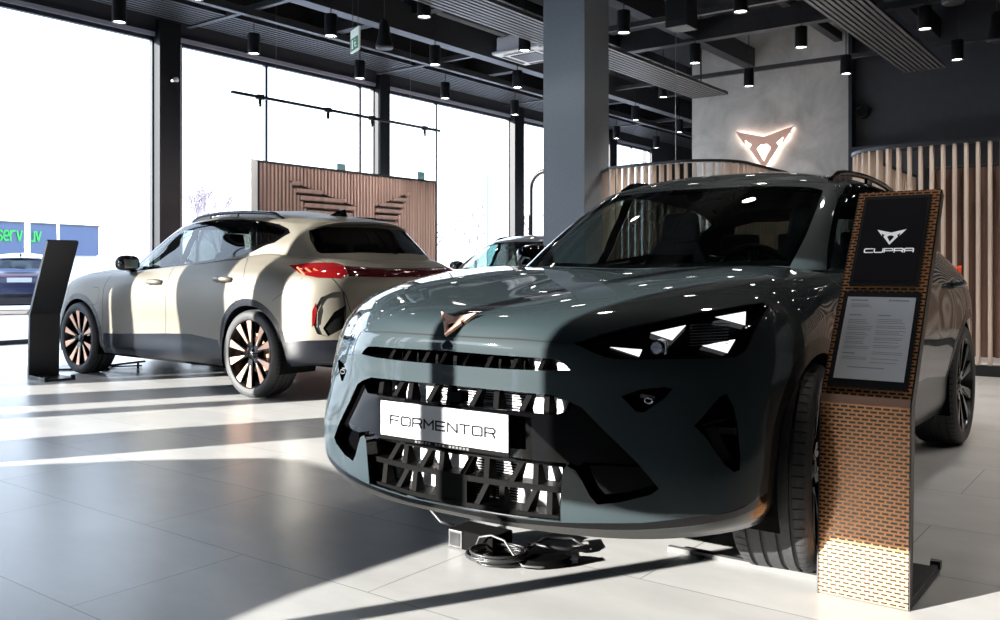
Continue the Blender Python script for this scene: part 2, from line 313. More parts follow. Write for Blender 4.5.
# the belt line rises towards the tail
for k_,d_ in ((8,.004),(9,.015),(10,.035),(11,.045),(12,.04),(13,.02)):
    BODY[k_]=[(x,y,z+d_*min(1,max(0,(j-5)/3))) for j,(x,y,z) in enumerate(BODY[k_])]
for k_,d_ in ((4,.012),(5,.03),(6,.04),(7,.045),(8,.04),(9,.02)):
    GREEN[k_]=[(x,y,z+d_*(1,.5,.15,0,0,0,0,0)[j]) for j,(x,y,z) in enumerate(GREEN[k_])]
class Net:
    def __init__(s,N):
        A=np.array(N,float)               # K,J,3
        m=A[1].copy();m[:,1]*=-1; e=A[-2].copy();e[:,1]*=-1
        A=np.concatenate([m[None],A,e[None]],0)
        lo=2*A[:,:1]-A[:,1:2];hi=2*A[:,-1:]-A[:,-2:-1]
        s.A=np.concatenate([lo,A,hi],1); s.K=len(N);s.J=len(N[0])
        P=np.array(N,float)
        du=np.linalg.norm(np.diff(P,axis=0),axis=2)   # K-1,J
        dv=np.linalg.norm(np.diff(P,axis=1),axis=2)
        s.U=np.concatenate([[0],np.cumsum(du.mean(1))]); s.V=np.concatenate([[0],np.cumsum(dv.mean(0))])
    def kj(s,k,j):
        k=np.clip(np.asarray(k,float),0,s.K-1-1e-9);j=np.clip(np.asarray(j,float),0,s.J-1-1e-9)
        ki=np.floor(k).astype(int);ji=np.floor(j).astype(int);a=k-ki;b=j-ji
        def w(t): return [(-t+2*t*t-t**3)/2,(2-5*t*t+3*t**3)/2,(t+4*t*t-3*t**3)/2,(-t*t+t**3)/2]
        wa=w(a);wb=w(b);r=0
        for i in range(4):
            for l in range(4):
                r=r+(wa[i]*wb[l])[...,None]*s.A[ki+i,ji+l]
        return r
    def uv(s,u,v): return s.kj(np.interp(u,s.U,np.arange(s.K)),np.interp(v,s.V,np.arange(s.J)))
    def normal(s,u,v):
        e=.004
        a=s.uv(np.minimum(u+e,s.U[-1]),v)-s.uv(np.maximum(u-e,0),v); b=s.uv(u,np.minimum(v+e,s.V[-1]))-s.uv(u,np.maximum(v-e,0))
        n=np.cross(a,b); n/=np.maximum(np.linalg.norm(n,axis=-1,keepdims=True),1e-12)
        return n
    def grid(s,k0,k1,j0,j1,n=40):
        key=(k0,k1,j0,j1)
        if not hasattr(s,'c'): s.c={}
        if key not in s.c:
            k=np.linspace(k0,k1,int((k1-k0)*n)+1);j=np.linspace(j0,j1,int((j1-j0)*n)+1)
            K,J=np.meshgrid(k,j,indexing='ij'); s.c[key]=(K.ravel(),J.ravel(),s.kj(K.ravel(),J.ravel()))
        return s.c[key]
    def inv3(s,pts,rng=None):
        """nearest surface parameters of 3D points"""
        K,J,P=s.grid(*(rng or (0,s.K-1,0,s.J-1)),n=24); out=[]
        for p in np.asarray(pts,float):
            i=np.argmin(((P-p)**2).sum(1)); k,j=K[i],J[i]
            for it in range(3):
                q=s.kj(np.array([k,k+1e-4,k]),np.array([j,j,j+1e-4])); a=(q[1]-q[0])/1e-4;b=(q[2]-q[0])/1e-4;d=p-q[0]
                A=np.array([[a@a,a@b],[a@b,b@b]]);
                try: x=np.linalg.solve(A,np.array([a@d,b@d]))
                except Exception: break
                if np.abs(x).max()>.15: break
                k=min(max(k+x[0],0),s.K-1);j=min(max(j+x[1],0),s.J-1)
            out.append((float(np.interp(k,np.arange(s.K),s.U)),float(np.interp(j,np.arange(s.J),s.V))))
        return out
# ------------------------------------------------------------------ car body: panels cut from the net
def dens(pl,step=.02,closed=False):
    pl=[np.array(p,float) for p in pl]
    if closed: pl=pl+[pl[0]]
    out=[]
    for a,b in zip(pl[:-1],pl[1:]):
        n=max(1,int(np.linalg.norm(b-a)/step))
        out+= [a+(b-a)*i/n for i in range(n)]
    if not closed: out.append(pl[-1])
    return out
def pip(px,py,poly):
    P=np.array(poly);x=P[:,0];y=P[:,1];x2=np.roll(x,-1);y2=np.roll(y,-1);r=np.zeros(len(px),bool)
    for a,b,c,d in zip(x,y,x2,y2):
        if b==d: continue
        k=((b>py)!=(d>py))&(px<(c-a)*(py-b)/(d-b)+a); r^=k
    return r
class Surf:
    def __init__(s,net,regions,lines=(),du=.03,dv=.026):
        """regions: [(name, closed uv polygon)], first match wins; lines: open uv polylines"""
        s.net=net;U=net.U[-1];V=net.V[-1]
        pts=[];edges=[]
        def addpl(pl,closed):
            n=len(pts); pts.extend(pl); m=len(pl)
            edges.extend([(n+i,n+i+1) for i in range(m-1)]+([(n+m-1,n)] if closed else []))
        addpl(dens([(0,0),(U,0),(U,V),(0,V)],.03,True),True)
        for nm,pl in regions: addpl(dens(pl,.025,True),True)
        for pl in lines: addpl(dens(pl,.025),False)
        cp=np.array(pts)
        gu=np.linspace(0,U,int(U/du)+1)[1:-1];gv=np.linspace(0,V,int(V/dv)+1)[1:-1]
        A,B=np.meshgrid(gu,gv,indexing='ij');g=np.stack([A.ravel(),B.ravel()],1)
        keep=np.ones(len(g),bool)
        for i in range(0,len(cp),400):
            d=((g[:,None]-cp[None,i:i+400])**2).sum(2).min(1); keep&=d>.009**2
        g=g[keep]
        allp=[Vector((float(a),float(b))) for a,b in cp]+[Vector((float(a),float(b))) for a,b in g]
        r=delaunay_2d_cdt(allp,edges,[],0,1e-5)
        v=np.array([tuple(p) for p in r[0]]);t=np.array([f for f in r[2] if len(f)==3])
        e1=v[t[:,1]]-v[t[:,0]];e2=v[t[:,2]]-v[t[:,0]];ar=e1[:,0]*e2[:,1]-e1[:,1]*e2[:,0]
        t[ar<0]=t[ar<0][:,::-1]; t=t[np.abs(ar)>1e-9]
        c=v[t].mean(1); ins=(c[:,0]>0)&(c[:,0]<U)&(c[:,1]>0)&(c[:,1]<V); t=t[ins];c=c[ins]
        lab=np.full(len(t),-1)
        for i,(nm,pl) in enumerate(regions):
            m=pip(c[:,0],c[:,1],pl)&(lab<0); lab[m]=i
        s.names=[n for n,_ in regions]; s.lab=lab;s.t=t;s.v=v
        s.P=net.uv(v[:,0],v[:,1]); s.N=net.normal(np.clip(v[:,0],.02,U-.02),np.clip(v[:,1],.012,V-.03))
        mid=np.abs(s.P[:,1])<1e-4; s.P[mid,1]=0; s.N[mid,1]=0; s.N/=np.linalg.norm(s.N,axis=1,keepdims=True)
    def tris(s,names):
        ids=[i for i,n in enumerate(s.names) if n in names]+([-1] if 'rest' in names else [])
        return s.t[np.isin(s.lab,ids)]
    def emit(s,names,part,m,parent,off=0,vec=None,mirror='both',flip=False):
        if isinstance(names,str): names=[names]
        t=s.tris(names)
        if len(t)==0: print('EMPTY REGION',names); return None
        u,inv=np.unique(t,return_inverse=True); t=inv.reshape(-1,3)
        P=s.P[u].copy();N=s.N[u].copy(); P+=N*off
        if vec is not None: P=P+np.array(vec)
        sg=np.array([1,-1,1])
        if mirror=='both':
            n=len(P); mid=np.abs(P[:,1])<1e-5; idx=np.where(mid,np.arange(n),np.arange(n)+n)
            P=np.concatenate([P,P*sg]);N=np.concatenate([N,N*sg]); t=np.concatenate([t,idx[t][:,::-1]])
        elif mirror=='right': P=P*sg;N=N*sg;t=t[:,::-1]
        if flip: t=t[:,::-1];N=-N
        me=bpy.data.meshes.new(part); me.from_pydata(P.tolist(),[],t.tolist()); me.materials.append(M[m])
        me.polygons.foreach_set('use_smooth',[True]*len(me.polygons)); me.update()
        me.normals_split_custom_set_from_vertices([tuple(x) for x in N])
        o=bpy.data.objects.new(part,me); link(o); o.parent=parent; return o
def ribbon(net,uv,w,part,m,parent,off=.0008,both=True,step=.02,mirror_only=False):
    uv=dens(uv,step); P=net.uv(np.array([a for a,b in uv]),np.array([b for a,b in uv])); N=net.normal(np.clip([a for a,b in uv],.02,net.U[-1]-.02),np.clip([b for a,b in uv],.012,net.V[-1]-.03))
    mb=MB()
    for sg in ((1,-1) if both else (1,)):
        vs=[];n=len(P)
        for i in range(n):
            t=P[min(i+1,n-1)]-P[max(i-1,0)]; s_=np.cross(N[i],t); s_/=max(np.linalg.norm(s_),1e-9)
            for k in (-.5,.5):
                q=P[i]+N[i]*off+s_*w*k; vs.append((q[0],q[1]*sg,q[2]))
        mb.add(vs,[(2*i,2*i+1,2*i+3,2*i+2) for i in range(n-1)])
    return mb.build(part,m,parent,smooth='full',fix=False)
def rimwall(mb,pts,vec,sg=1,closed=False):
    pts=[Vector((p[0],p[1]*sg,p[2])) for p in pts]; v=Vector((vec[0],vec[1]*sg,vec[2])); n=len(pts)
    mb.add(pts+[p+v for p in pts],[(i,(i+1)%n,(i+1)%n+n,i+n) for i in range(n if closed else n-1)])
def hull_slab(mb,pts,d,vec):
    pass

BN=Net(BODY);GN=Net(GREEN)
def P3(net,pts): return net.inv3(pts)

def build_car():
    root=empty('car'); b=BN; U,V=b.U[-1],b.V[-1]
    def I(*p): return b.inv3(p)
    T={}
    T['hl']=[(2.088,.428,.775),(2.041,.489,.80),(1.978,.555,.822),(1.903,.631,.844),(1.816,.705,.864),(1.704,.783,.881),(1.625,.826,.889),(1.611,.84,.878),(1.68,.842,.842),(1.737,.841,.798),(1.781,.835,.754),(1.818,.819,.736),(1.865,.783,.733),(1.967,.658,.732),(2.039,.55,.731),(2.057,.519,.736),(2.073,.482,.751)]
    hl=I(*T['hl'])
    slot=[(2.15,0,.735),(2.142,.209,.731),(2.125,.335,.729),(2.114,.385,.726),(2.108,.409,.714),(2.104,.427,.697),(2.125,.341,.692),(2.143,.209,.690),(2.15,0,.690)]
    slotuv=I(*slot); slotuv[0]=(-.05,slotuv[0][1]);slotuv[-1]=(-.05,slotuv[-1][1])
    op=[(2.15,0,.627),(2.144,.209,.625),(2.12,.365,.622),(2.104,.422,.605),(2.092,.459,.589),(2.066,.524,.52),(2.03,.616,.428),(2.009,.665,.366),(2.018,.645,.348),(2.052,.565,.321),(2.074,.501,.309),(2.082,.48,.331),(2.09,.457,.376),(2.097,.44,.405),(2.104,.414,.416),(2.108,.402,.40),(2.106,.387,.249),(2.12,.20,.243),(2.125,0,.24)]
    # three sub regions of the big opening
    top=[(2.15,0,.627),(2.144,.209,.625),(2.12,.365,.622),(2.104,.422,.605),(2.10,.41,.575),(2.115,.385,.565),(2.14,.20,.563),(2.15,0,.563)]
    low=[(2.15,0,.418),(2.14,.20,.418),(2.108,.402,.412),(2.108,.402,.40),(2.106,.387,.249),(2.12,.20,.243),(2.125,0,.24)]
    side=[(2.03,.616,.425),(2.009,.665,.366),(2.018,.645,.348),(2.052,.565,.321),(2.074,.501,.309),(2.082,.48,.331),(2.09,.457,.376),(2.093,.45,.42),(2.06,.54,.424)]
    def cen(uv,idx): 
        for i in idx: uv[i]=(-.05,uv[i][1])
        return uv
    opuv=cen(I(*op),(0,-1)); topuv=cen(I(*top),(0,-1)); lowuv=cen(I(*low),(0,-1)); sideuv=I(*side)
    fog=[(2.043,.562,.625),(2.017,.606,.645),(1.978,.669,.653),(1.968,.688,.648),(1.986,.665,.617),(2.015,.62,.58),(2.026,.599,.583)]
    intake=[(1.948,.746,.545),(1.921,.773,.585),(1.888,.798,.626),(1.872,.811,.634),(1.862,.828,.596),(1.859,.838,.548),(1.864,.849,.458),(1.872,.85,.419),(1.889,.839,.415),(1.909,.82,.437),(1.933,.776,.511)]
    def arc(cx,r,a0,a1,n=28):
        out=[]
        for i in range(n+1):
            t=R(a0+(a1-a0)*i/n); out.append((cx+math.cos(t)*r,.92,.345+math.sin(t)*r))
        return out
    def archuv(cx,r):
        pts=[p for p in arc(cx,r,-22,202) if p[2]>.225]
        uv=b.inv3(pts,(5,15,0,9)); uv=[(uv[0][0],-.06)]+uv+[(uv[-1][0],-.06)]; return uv,pts
    wf,wfp=archuv(1.34,.372);wr,wrp=archuv(-1.34,.372);af,_=archuv(1.34,.425);ar_,_=archuv(-1.34,.425)
    hoodline=[(2.145,0,.782),(2.13,.25,.782),(2.088,.428,.775)]+T['hl'][1:6]+[(1.61,.825,.892),(1.50,.80,.917),(1.3,.783,.941),(1.0,.772,.962),(.78,.76,.972),(.70,.70,.99)]
    hlu=I(*hoodline); hlu[0]=(-.05,hlu[0][1])
    hood=hlu+[(hlu[-1][0],V+.05),(-.05,V+.05)]
    bl=I((1.60,.84,.885),(1.58,.872,.83),(1.57,.895,.78),(1.575,.905,.70),(1.59,.91,.5)); bump=[(-.05,-.05)]+[(bl[-1][0],-.05)]+bl[::-1]+[(bl[0][0]-.02,V+.05),(-.05,V+.05)]
    splt=I((2.125,0,.237),(2.12,.20,.238),(2.102,.376,.243),(2.068,.509,.255),(2.026,.616,.264),(1.956,.764,.292),(1.89,.835,.303),(1.80,.879,.328),(1.74,.89,.345)); splt[0]=(-.05,splt[0][1])
    splb=I((2.12,0,.222),(2.115,.20,.222),(2.10,.376,.228),(2.063,.51,.234),(2.025,.612,.242),(1.951,.762,.264),(1.87,.844,.283),(1.78,.882,.305),(1.74,.89,.32)); splb[0]=(-.05,splb[0][1])
    spl=splt+splb[::-1]; lipr=[(-.05,-.05)]+splb+[(splb[-1][0],-.05)]
    fd=I((.84,.80,.963),(.87,.86,.90),(.90,.90,.80),(.905,.905,.65),(.90,.90,.42)); 
    fender=[(bl[0][0]-.25,V+.05)]+[hlu[7]]+bl+[(bl[-1][0],-.05),(fd[-1][0],-.05)]+fd[::-1]+[(fd[0][0],V+.05)]
    sp=I((-.15,.80,1.01),(-.17,.87,.93),(-.17,.906,.818),(-.14,.90,.60),(-.108,.878,.44))
    rd=I((-1.17,.80,1.07),(-1.22,.86,1.01),(-1.262,.905,.945),(-1.266,.938,.832),(-1.20,.94,.745),(-1.02,.925,.60),(-.93,.90,.43))
    d1=fd[::-1]+[(fd[0][0],V+.05),(sp[0][0],V+.05)]+sp
    d2=sp[::-1]+[(sp[0][0],V+.05),(rd[0][0],V+.05)]+rd
    sk=I((.93,.902,.405),(.612,.885,.41),(-.108,.877,.445),(-.493,.886,.458),(-.90,.896,.425))
    skirt=[(sk[0][0],-.05)]+sk+[(sk[-1][0],-.05)]
    skirt=[(wf[-1][0]-.0,-.05)]+sk+[(wr[0][0],-.05)]
    tail=I((-1.656,.782,1.020),(-1.74,.75,1.030),(-1.86,.68,1.035),(-1.96,.60,1.03),(-2.02,.575,1.015),(-2.10,.60,.945),(-2.10,.66,.925),(-1.98,.773,.932),(-1.878,.806,.951),(-1.81,.813,.968))
    lb=I((-2.03,.57,1.005),(-2.10,.33,.99),(-2.125,0,.985),(-2.18,0,.93),(-2.17,.33,.932),(-2.115,.60,.935)); lb[2]=(U+.05,lb[2][1]);lb[3]=(U+.05,lb[3][1])
    tg=I((-1.69,.69,1.085),(-1.80,.665,1.075),(-1.90,.645,1.046),(-1.96,.69,.99),(-2.05,.70,.92),(-2.12,.635,.80),(-2.15,.60,.66),(-2.17,.45,.615),(-2.195,0,.61)); tg[-1]=(U+.05,tg[-1][1])
    tgate=tg+[(U+.05,V+.05),(tg[0][0],V+.05)]
    rb=I((-1.615,.914,.755),(-1.72,.885,.82),(-1.821,.854,.878),(-1.86,.82,.93)); rbump=[(rb[0][0],-.05)]+rb+[(U+.05,rb[-1][1]),(U+.05,-.05)]
    rlow=I((-1.79,.885,.455),(-1.95,.825,.47),(-2.09,.72,.475),(-2.16,.55,.47),(-2.2,.3,.53),(-2.21,0,.53)); rlow=[(ar_[-1][0],rlow[0][1])]+rlow[1:-1]+[(U+.05,rlow[-1][1]),(U+.05,-.05),(ar_[-1][0],-.05)]
    pk=I((-1.979,.818,.59),(-1.979,.816,.685),(-2.022,.786,.787),(-2.08,.72,.825),(-2.125,.655,.83),(-2.14,.64,.70),(-2.13,.66,.56),(-2.06,.75,.50),(-2.0,.80,.52))
    rf=I((-1.968,.822,.57),(-1.968,.818,.69),(-1.99,.805,.745),(-1.998,.80,.70),(-1.990,.812,.60))
    pk2=I((-2.142,.64,.73),(-2.13,.66,.56),(-2.06,.75,.50),(-2.03,.775,.56),(-2.09,.715,.68))
    regs=[('wheel_gap_f',wf),('wheel_gap_r',wr),('arch_f',af),('arch_r',ar_),('headlight',hl),('slot',slotuv),('op_top',topuv),('op_low',lowuv),('op_side',sideuv),('op_panel',opuv),('fog',fog_uv:=I(*fog)),('intake',int_uv:=I(*intake)),
        ('splitter',spl),('lip',lipr),('tail',tail),('lightbar',lb),('hood',hood),('bumper',bump),('fender',fender),('skirt',skirt),('door1',d1),('door2',d2),('reflector',rf),('pocket_low',pk2),('pocket',pk),('rearlow',rlow),('tailgate',tgate),('rearbumper',rbump)]
    S=Surf(b,regs)
    E=lambda n,p,m,**k: S.emit(n,p,m,root,**k)
    E('hood','hood','paint'); E('bumper','front_bumper','paint')
    for sd,nm in (('left','left'),('right','right')):
        mr='left' if sd=='left' else 'right'
        E(['rest'],'quarter_panel','paint',mirror=mr); E('fender','front_fender','paint',mirror=mr); E('door1','front_door','paint',mirror=mr); E('door2','rear_door','paint',mirror=mr)
        E('arch_f','wheel_arch_trim','cladding',mirror=mr); E('arch_r','wheel_arch_trim','cladding',mirror=mr)
        E('skirt','side_skirt','cladding',mirror=mr)
    E('tailgate','tailgate','paint'); E('rearbumper','rear_bumper','paint'); E('rearlow','rear_diffuser','cladding')
    E('splitter','front_splitter','gloss'); E('lip','lower_lip','lip')
    E('lightbar','rear_light_bar','lens_dark_red',off=-.004)
    # rear lamps: recessed bright core under a red cover
    for mr,sg in (('left',1),('right',-1)):
        tl=E('tail','taillight','lens_red',mirror=mr,off=.002)
        mb=MB()
        for k in range(3):
            a=Vector((-1.80-.055*k,(.775-.03*k)*sg+.045*sg,1.012-.006*k)); bq=Vector((-1.87-.055*k,(.775-.05*k)*sg+.03*sg,.952))
            mb.bar(a,bq,.018,.012)
        mb.build('lamp_element','lens_bright',tl)
        E('pocket','bumper_pocket','paint',mirror=mr,off=-.02); E('pocket_low','pocket_vent','under',mirror=mr,off=-.03); rr=E('reflector','rear_reflector','lens_red',mirror=mr,off=.003)
    # ---- openings: side walls and what lies inside
    mb=MB()
    for sg in (1,-1):
        rimwall(mb,dens(slot,.03),(-.09,0,0),sg); rimwall(mb,dens(op,.03),(-.055,0,0),sg); rimwall(mb,dens(low,.03),(-.11,0,0),sg)
        rimwall(mb,dens(fog,.02,True),(-.035,0,0),sg,True); rimwall(mb,dens(intake,.02,True),(-.09,-.04,0),sg,True); rimwall(mb,dens(side,.02,True),(-.10,0,0),sg,True); rimwall(mb,dens(top,.03),(-.11,0,0),sg)
    mb.build('opening_walls','gloss',root,fix=False)
    E('op_panel','number_plate_panel','gloss',vec=(-.022,0,0)); 
    for mr,sg in (('left',1),('right',-1)):
        E('fog','fog_recess','gloss',vec=(-.035,0,0),mirror=mr); E('op_side','side_intake','gloss',vec=(-.06,0,0),mirror=mr)
        o=S.emit('intake','air_intake','under',root,vec=(-.085,-.04*0,0),mirror=mr)
    E('slot','upper_grille_back','under',vec=(-.10,0,0))
    # radiator seen through the grilles
    mb=MB().box(1.98,2.0,-.36,.40,.25,.41); mb.build('radiator','alu',root)
    mb=MB().box(1.985,2.0,-.38,.42,.555,.63); mb.build('upper_radiator','alu',root)
    mb=MB().box(2.03,2.04,-.12,.40,.69,.733); mb.build('intake_duct','alu',root)
    mb=MB()
    for z in np.arange(.256,.41,.0085): mb.box(2.0,2.006,-.02,.17,z,z+.0035)
    mb.box(2.0,2.004,.07,.078,.25,.41).build('radiator_fins','plastic',root)
    mb=MB()
    for z in np.arange(.568,.625,.0085): mb.box(2.0,2.006,-.16,.22,z,z+.0035)
    mb.box(2.0,2.004,.02,.028,.56,.62).build('radiator_fins','plastic',root)
    def gx(y): return float(np.interp(abs(y),[0,.2,.4,.47],[2.135,2.12,2.085,2.06]))
    g=MB()
    def hbar(z,t,y1,dx,dep=.035):
        ys=np.linspace(-y1,y1,25)
        for p,q in zip(ys[:-1],ys[1:]):
            g.hexa([(gx(p)+dx-dep,p,z),(gx(p)+dx,p,z),(gx(q)+dx,q,z),(gx(q)+dx-dep,q,z)],[(gx(p)+dx-dep,p,z+t),(gx(p)+dx,p,z+t),(gx(q)+dx,q,z+t),(gx(q)+dx-dep,q,z+t)])
    hbar(.325,.018,.395,-.01,.07); hbar(.405,.016,.405,-.01,.06); hbar(.243,.014,.39,-.008,.09)
    def fin(y,z0,z1,tilt,w=.012,dx=0):
        w=w*1.25
        x=gx(y); g.hexa([(x-.06,y-w/2,z0),(x-.012+dx,y-w/2,z0),(x-.012+dx,y+w/2,z0),(x-.06,y+w/2,z0)],[(x-.06,y-w/2+tilt,z1),(x-.045+dx,y-w/2+tilt,z1),(x-.045+dx,y+w/2+tilt,z1),(x-.06,y+w/2+tilt,z1)])
    for i,y in enumerate((-.34,-.26,-.18,-.09,0.0,.09,.18,.26,.34)):
        sg=1 if i%2 else -1
        fin(y,.257,.325,.02*sg,.016);fin(y+.035,.343,.405,-.02*sg,.016)
    for i,y in enumerate((-.36,-.28,-.20,-.11,-.02,.07,.16,.25,.33)):
        fin(y,.563,.625,.018*(1 if i%2 else -1),.016)
    for i,y in enumerate((-.30,-.22,-.13,-.05,.04,.13,.22,.31)): fin(y,.688,.735,.006,.012,dx=.005)
    # sensor block in the lower grille and its mate above the plate
    g.box(2.07,2.122,-.075,.055,.245,.34); g.box(2.08,2.118,-.03,.03,.57,.60)
    g.build('grille','plastic',root)
    mb=MB()
    for sg in (1,-1): mb.lathe([(0,.0),(.011,.0),(.013,-.003)],16,'x',(gx(.36)-.002,.36*sg,.485))
    mb.build('parking_sensor','gloss',root)
    mb=MB()
    for y in (.36,-.36): mb.lathe([(.0085,.001),(.012,.001),(.012,-.002)],16,'x',(gx(y)+.002,y,.485))
    mb.build('sensor_ring','lip',root)
    # fog insert
    mb=MB()
    for sg in (1,-1):
        mb.bar((1.995,.60*sg,.625),(1.985,.64*sg,.62),.012); mb.tube([(2.0,(.628+.012*math.cos(t))*sg,.613+.008*math.sin(t)) for t in np.linspace(0,2*PI,10)[:-1]],.003,6,True)
    mb.build('fog_insert','lamp_grey',root)
    for sg in (1,-1):
        mb=MB(); mb.hexa([(1.93,.76*sg,.545),(1.90,.80*sg,.560),(1.885,.80*sg,.553),(1.915,.76*sg,.538)],[(1.90,.76*sg,.55),(1.86,.815*sg,.565),(1.85,.81*sg,.555),(1.88,.76*sg,.54)])
        mb.bar((1.905,.775*sg,.54),(1.885,.81*sg,.45),.012,.03); mb.bar((1.89,.79*sg,.53),(1.85,.83*sg,.525),.012,.02); mb.build('intake_vane','cladding',root)
    # ---- headlights
    nrm=Vector((.80,.55,.25)).normalized()
    for sg,mr in ((1,'left'),(-1,'right')):
        bk=E('headlight','headlight','gloss',mirror=mr,vec=(-.035,-.02*sg,-.006))
        mb=MB(); rimwall(mb,dens(T['hl'],.03,True),(-.04,-.022,-.008),sg,True); mb.build('headlight_bezel','plastic',bk,fix=False)
        cv=S.emit('headlight','lens_cover','lamp_clear',bk,mirror=mr,off=.001)
        mb=MB()
        for tri in ([(1.955,.612,.806),(1.878,.690,.828),(1.935,.672,.786)],[(1.806,.752,.851),(1.716,.812,.866),(1.742,.820,.826)],[(1.885,.745,.770),(1.800,.812,.786),(1.836,.802,.748)],[(2.035,.52,.765),(1.985,.60,.758),(1.995,.595,.738)]):
            c=Vector((-.022,-.012,-.003)); a=[Vector(p)+c for p in tri]; d=Vector((-.012,-.006,0))
            a=[Vector((p.x,p.y*sg,p.z)) for p in a]; d=Vector((d.x,d.y*sg,d.z))
            mb.add(a+[p+d for p in a],[(0,1,2),(3,5,4),(0,3,4,1),(1,4,5,2),(2,5,3,0)])
        mb.build('daytime_lamp','lamp_white',bk)
        mb=MB()
        mb.lathe([(0,.0),(.018,.0),(.024,-.006),(.026,-.03)],20,'x',(1.955,.63*sg,.762)); mb.bar((1.945,.655*sg,.745),(1.945,.655*sg,.785),.006)
        mb.build('projector_lens','lamp_grey',bk)
        mb=MB()
        for k in range(8):
            z=.768+.0085*k; mb.bar((1.885-.002*k,.700*sg,z),(1.80-.002*k,.785*sg,z+.004),.003,.003)
        mb.build('reflector_ribs','lamp_grey',bk)
    # ---- wheel housings and underbody
    for cx in (1.34,-1.34):
        for sg in (1,-1):
            mb=MB(); pts=[Vector((cx+math.cos(t)*.378,0,.345+math.sin(t)*.378)) for t in np.linspace(R(-22),R(202),30)]
            vs=[(p.x,.905*sg,p.z) for p in pts]+[(p.x,.56*sg,p.z) for p in pts]; n=len(pts)
            mb.add(vs,[(i,i+1,i+1+n,i+n) for i in range(n-1)]); mb.add([(p.x,.56*sg,p.z) for p in pts],[tuple(range(n))]); mb.build('wheel_housing','under',root,fix=False)
    mb=MB().box(-.95,.95,-.84,.84,.2,.26).box(.90,1.93,-.55,.55,.2,.62).box(-2.08,-.90,-.55,.55,.24,.62).box(1.72,1.97,-.58,.58,.2,.24).box(-2.1,-1.72,-.6,.6,.28,.34)
    mb.build('underbody','under',root)
    # ---- logo, seams, handles
    mb=MB()
    th=R(38)
    def fn(x,y,t): return (2.115-(y)*.75+t*.5-abs(x)*.10, x*1.0, .845+y*.66+t*.8)
    def fn2(x,y,t):
        return (2.150+t*.7-(y+.06)*.62-abs(x)*.12,x+.010,.852+y*.72+t*.7)
    emblem(mb,fn2,.072,-.004,.006); mb.build('emblem','emblem',root)
    mb=MB(); emblem(mb,lambda x,y,t:(-2.155-t,x,.985+y*.9),.06,0,.012); mb.build('rear_emblem','copper',root)
    rib=lambda pts,w=.0045,part='panel_gap',m='gap': ribbon(b,pts,w,part,m,root)
    rib(hlu[:3]);rib(hlu[7:]);rib(bl);rib(fd,.005);rib(sp,.005);rib(rd,.005);rib(tg,.006);rib(rb,.004)
    rib(I((.84,.80,.963),(.3,.80,.985))[0:1]*2) if False else None
    fl=I((1.10,.90,.83),(1.00,.90,.83),(.975,.90,.80),(.985,.90,.70),(1.02,.90,.67),(1.10,.90,.665)); ribbon(b,fl,.003,'charging_flap_gap','gap',root,both=False)
    for sg in (1,-1):
        for x0,z in ((.02,.875),(-1.02,.905)):
            q=b.inv3([(x0,.9,z)])[0]; p=b.uv(np.array([q[0]]),np.array([q[1]]))[0]
            mb=MB(); n=14
            top=[(x0+.115*math.cos(t),p[1]+.012+.012*math.sin(t)**2,z+.03*math.sin(t)*.8+.006) for t in np.linspace(0,2*PI,n,endpoint=False)]
            mb.tube([(x0+.10,(p[1]+.004)*sg,z+.008),(x0+.085,(p[1]+.026)*sg,z+.013),(x0,(p[1]+.033)*sg,z+.014),(x0-.085,(p[1]+.026)*sg,z+.013),(x0-.10,(p[1]+.002)*sg,z+.008)],[.016,.022,.024,.022,.016],8)
            h=mb.build('door_handle','paint',root,smooth=60)
            mb=MB(); mb.lathe([(0,.0),(.040,.001),(.042,-.006)],20,'y',(0,0,0)); 
            mb.v=[(v[0]*2.6+x0,(p[1]+.0015)*sg+v[1]*sg*.5,v[2]*.85+z-.004) for v in mb.v]; mb.build('handle_recess','gap',h)
    # ---- greenhouse
    gnet=GN;GU,GV=gnet.U[-1],gnet.V[-1]
    def J(*p,**k): return gnet.inv3(p,**k)
    kj=lambda k,j:(float(np.interp(k,np.arange(gnet.K),gnet.U)),float(np.interp(j,np.arange(gnet.J),gnet.V)))
    ws=[(-.05,kj(0,.02)[1]),kj(1,.02),kj(2,.03),kj(2.75,.06),kj(2.8,1),kj(2.78,2),kj(2.7,2.85),kj(2.3,2.97),kj(1,3.0),(-.05,kj(0,3.0)[1])]
    w1=[(.64,.74,.992),(.50,.71,1.07),(.33,.68,1.185),(.15,.65,1.285),(-.02,.63,1.352),(-.12,.62,1.380),(-.19,.62,1.388),(-.20,.66,1.28),(-.175,.74,1.10),(-.13,.785,1.03),(.1,.77,1.01)]
    w2=[(-.245,.78,1.04),(-.285,.74,1.12),(-.305,.66,1.29),(-.30,.61,1.39),(-.55,.64,1.393),(-.80,.65,1.392),(-1.03,.645,1.375),(-1.10,.69,1.26),(-1.145,.738,1.165),(-1.06,.747,1.145),(-.878,.763,1.10),(-.6,.78,1.072),(-.4,.78,1.055)]
    w3=[(-1.085,.65,1.368),(-1.305,.63,1.335),(-1.405,.625,1.302),(-1.435,.63,1.284),(-1.36,.69,1.228),(-1.20,.735,1.178),(-1.15,.70,1.26)]
    su=[(.70,.755,.982),(.53,.70,1.085),(.35,.67,1.205),(.16,.64,1.31),(-.01,.62,1.376),(-.12,.61,1.402),(-.55,.62,1.418),(-.85,.63,1.414),(-1.10,.63,1.388),(-1.33,.62,1.352),(-1.44,.615,1.312),(-1.475,.63,1.282),(-1.37,.70,1.205),(-1.18,.755,1.145),(-1.0,.775,1.105),(-.8,.785,1.075),(-.4,.785,1.04),(0,.778,1.015),(.4,.765,.99)]
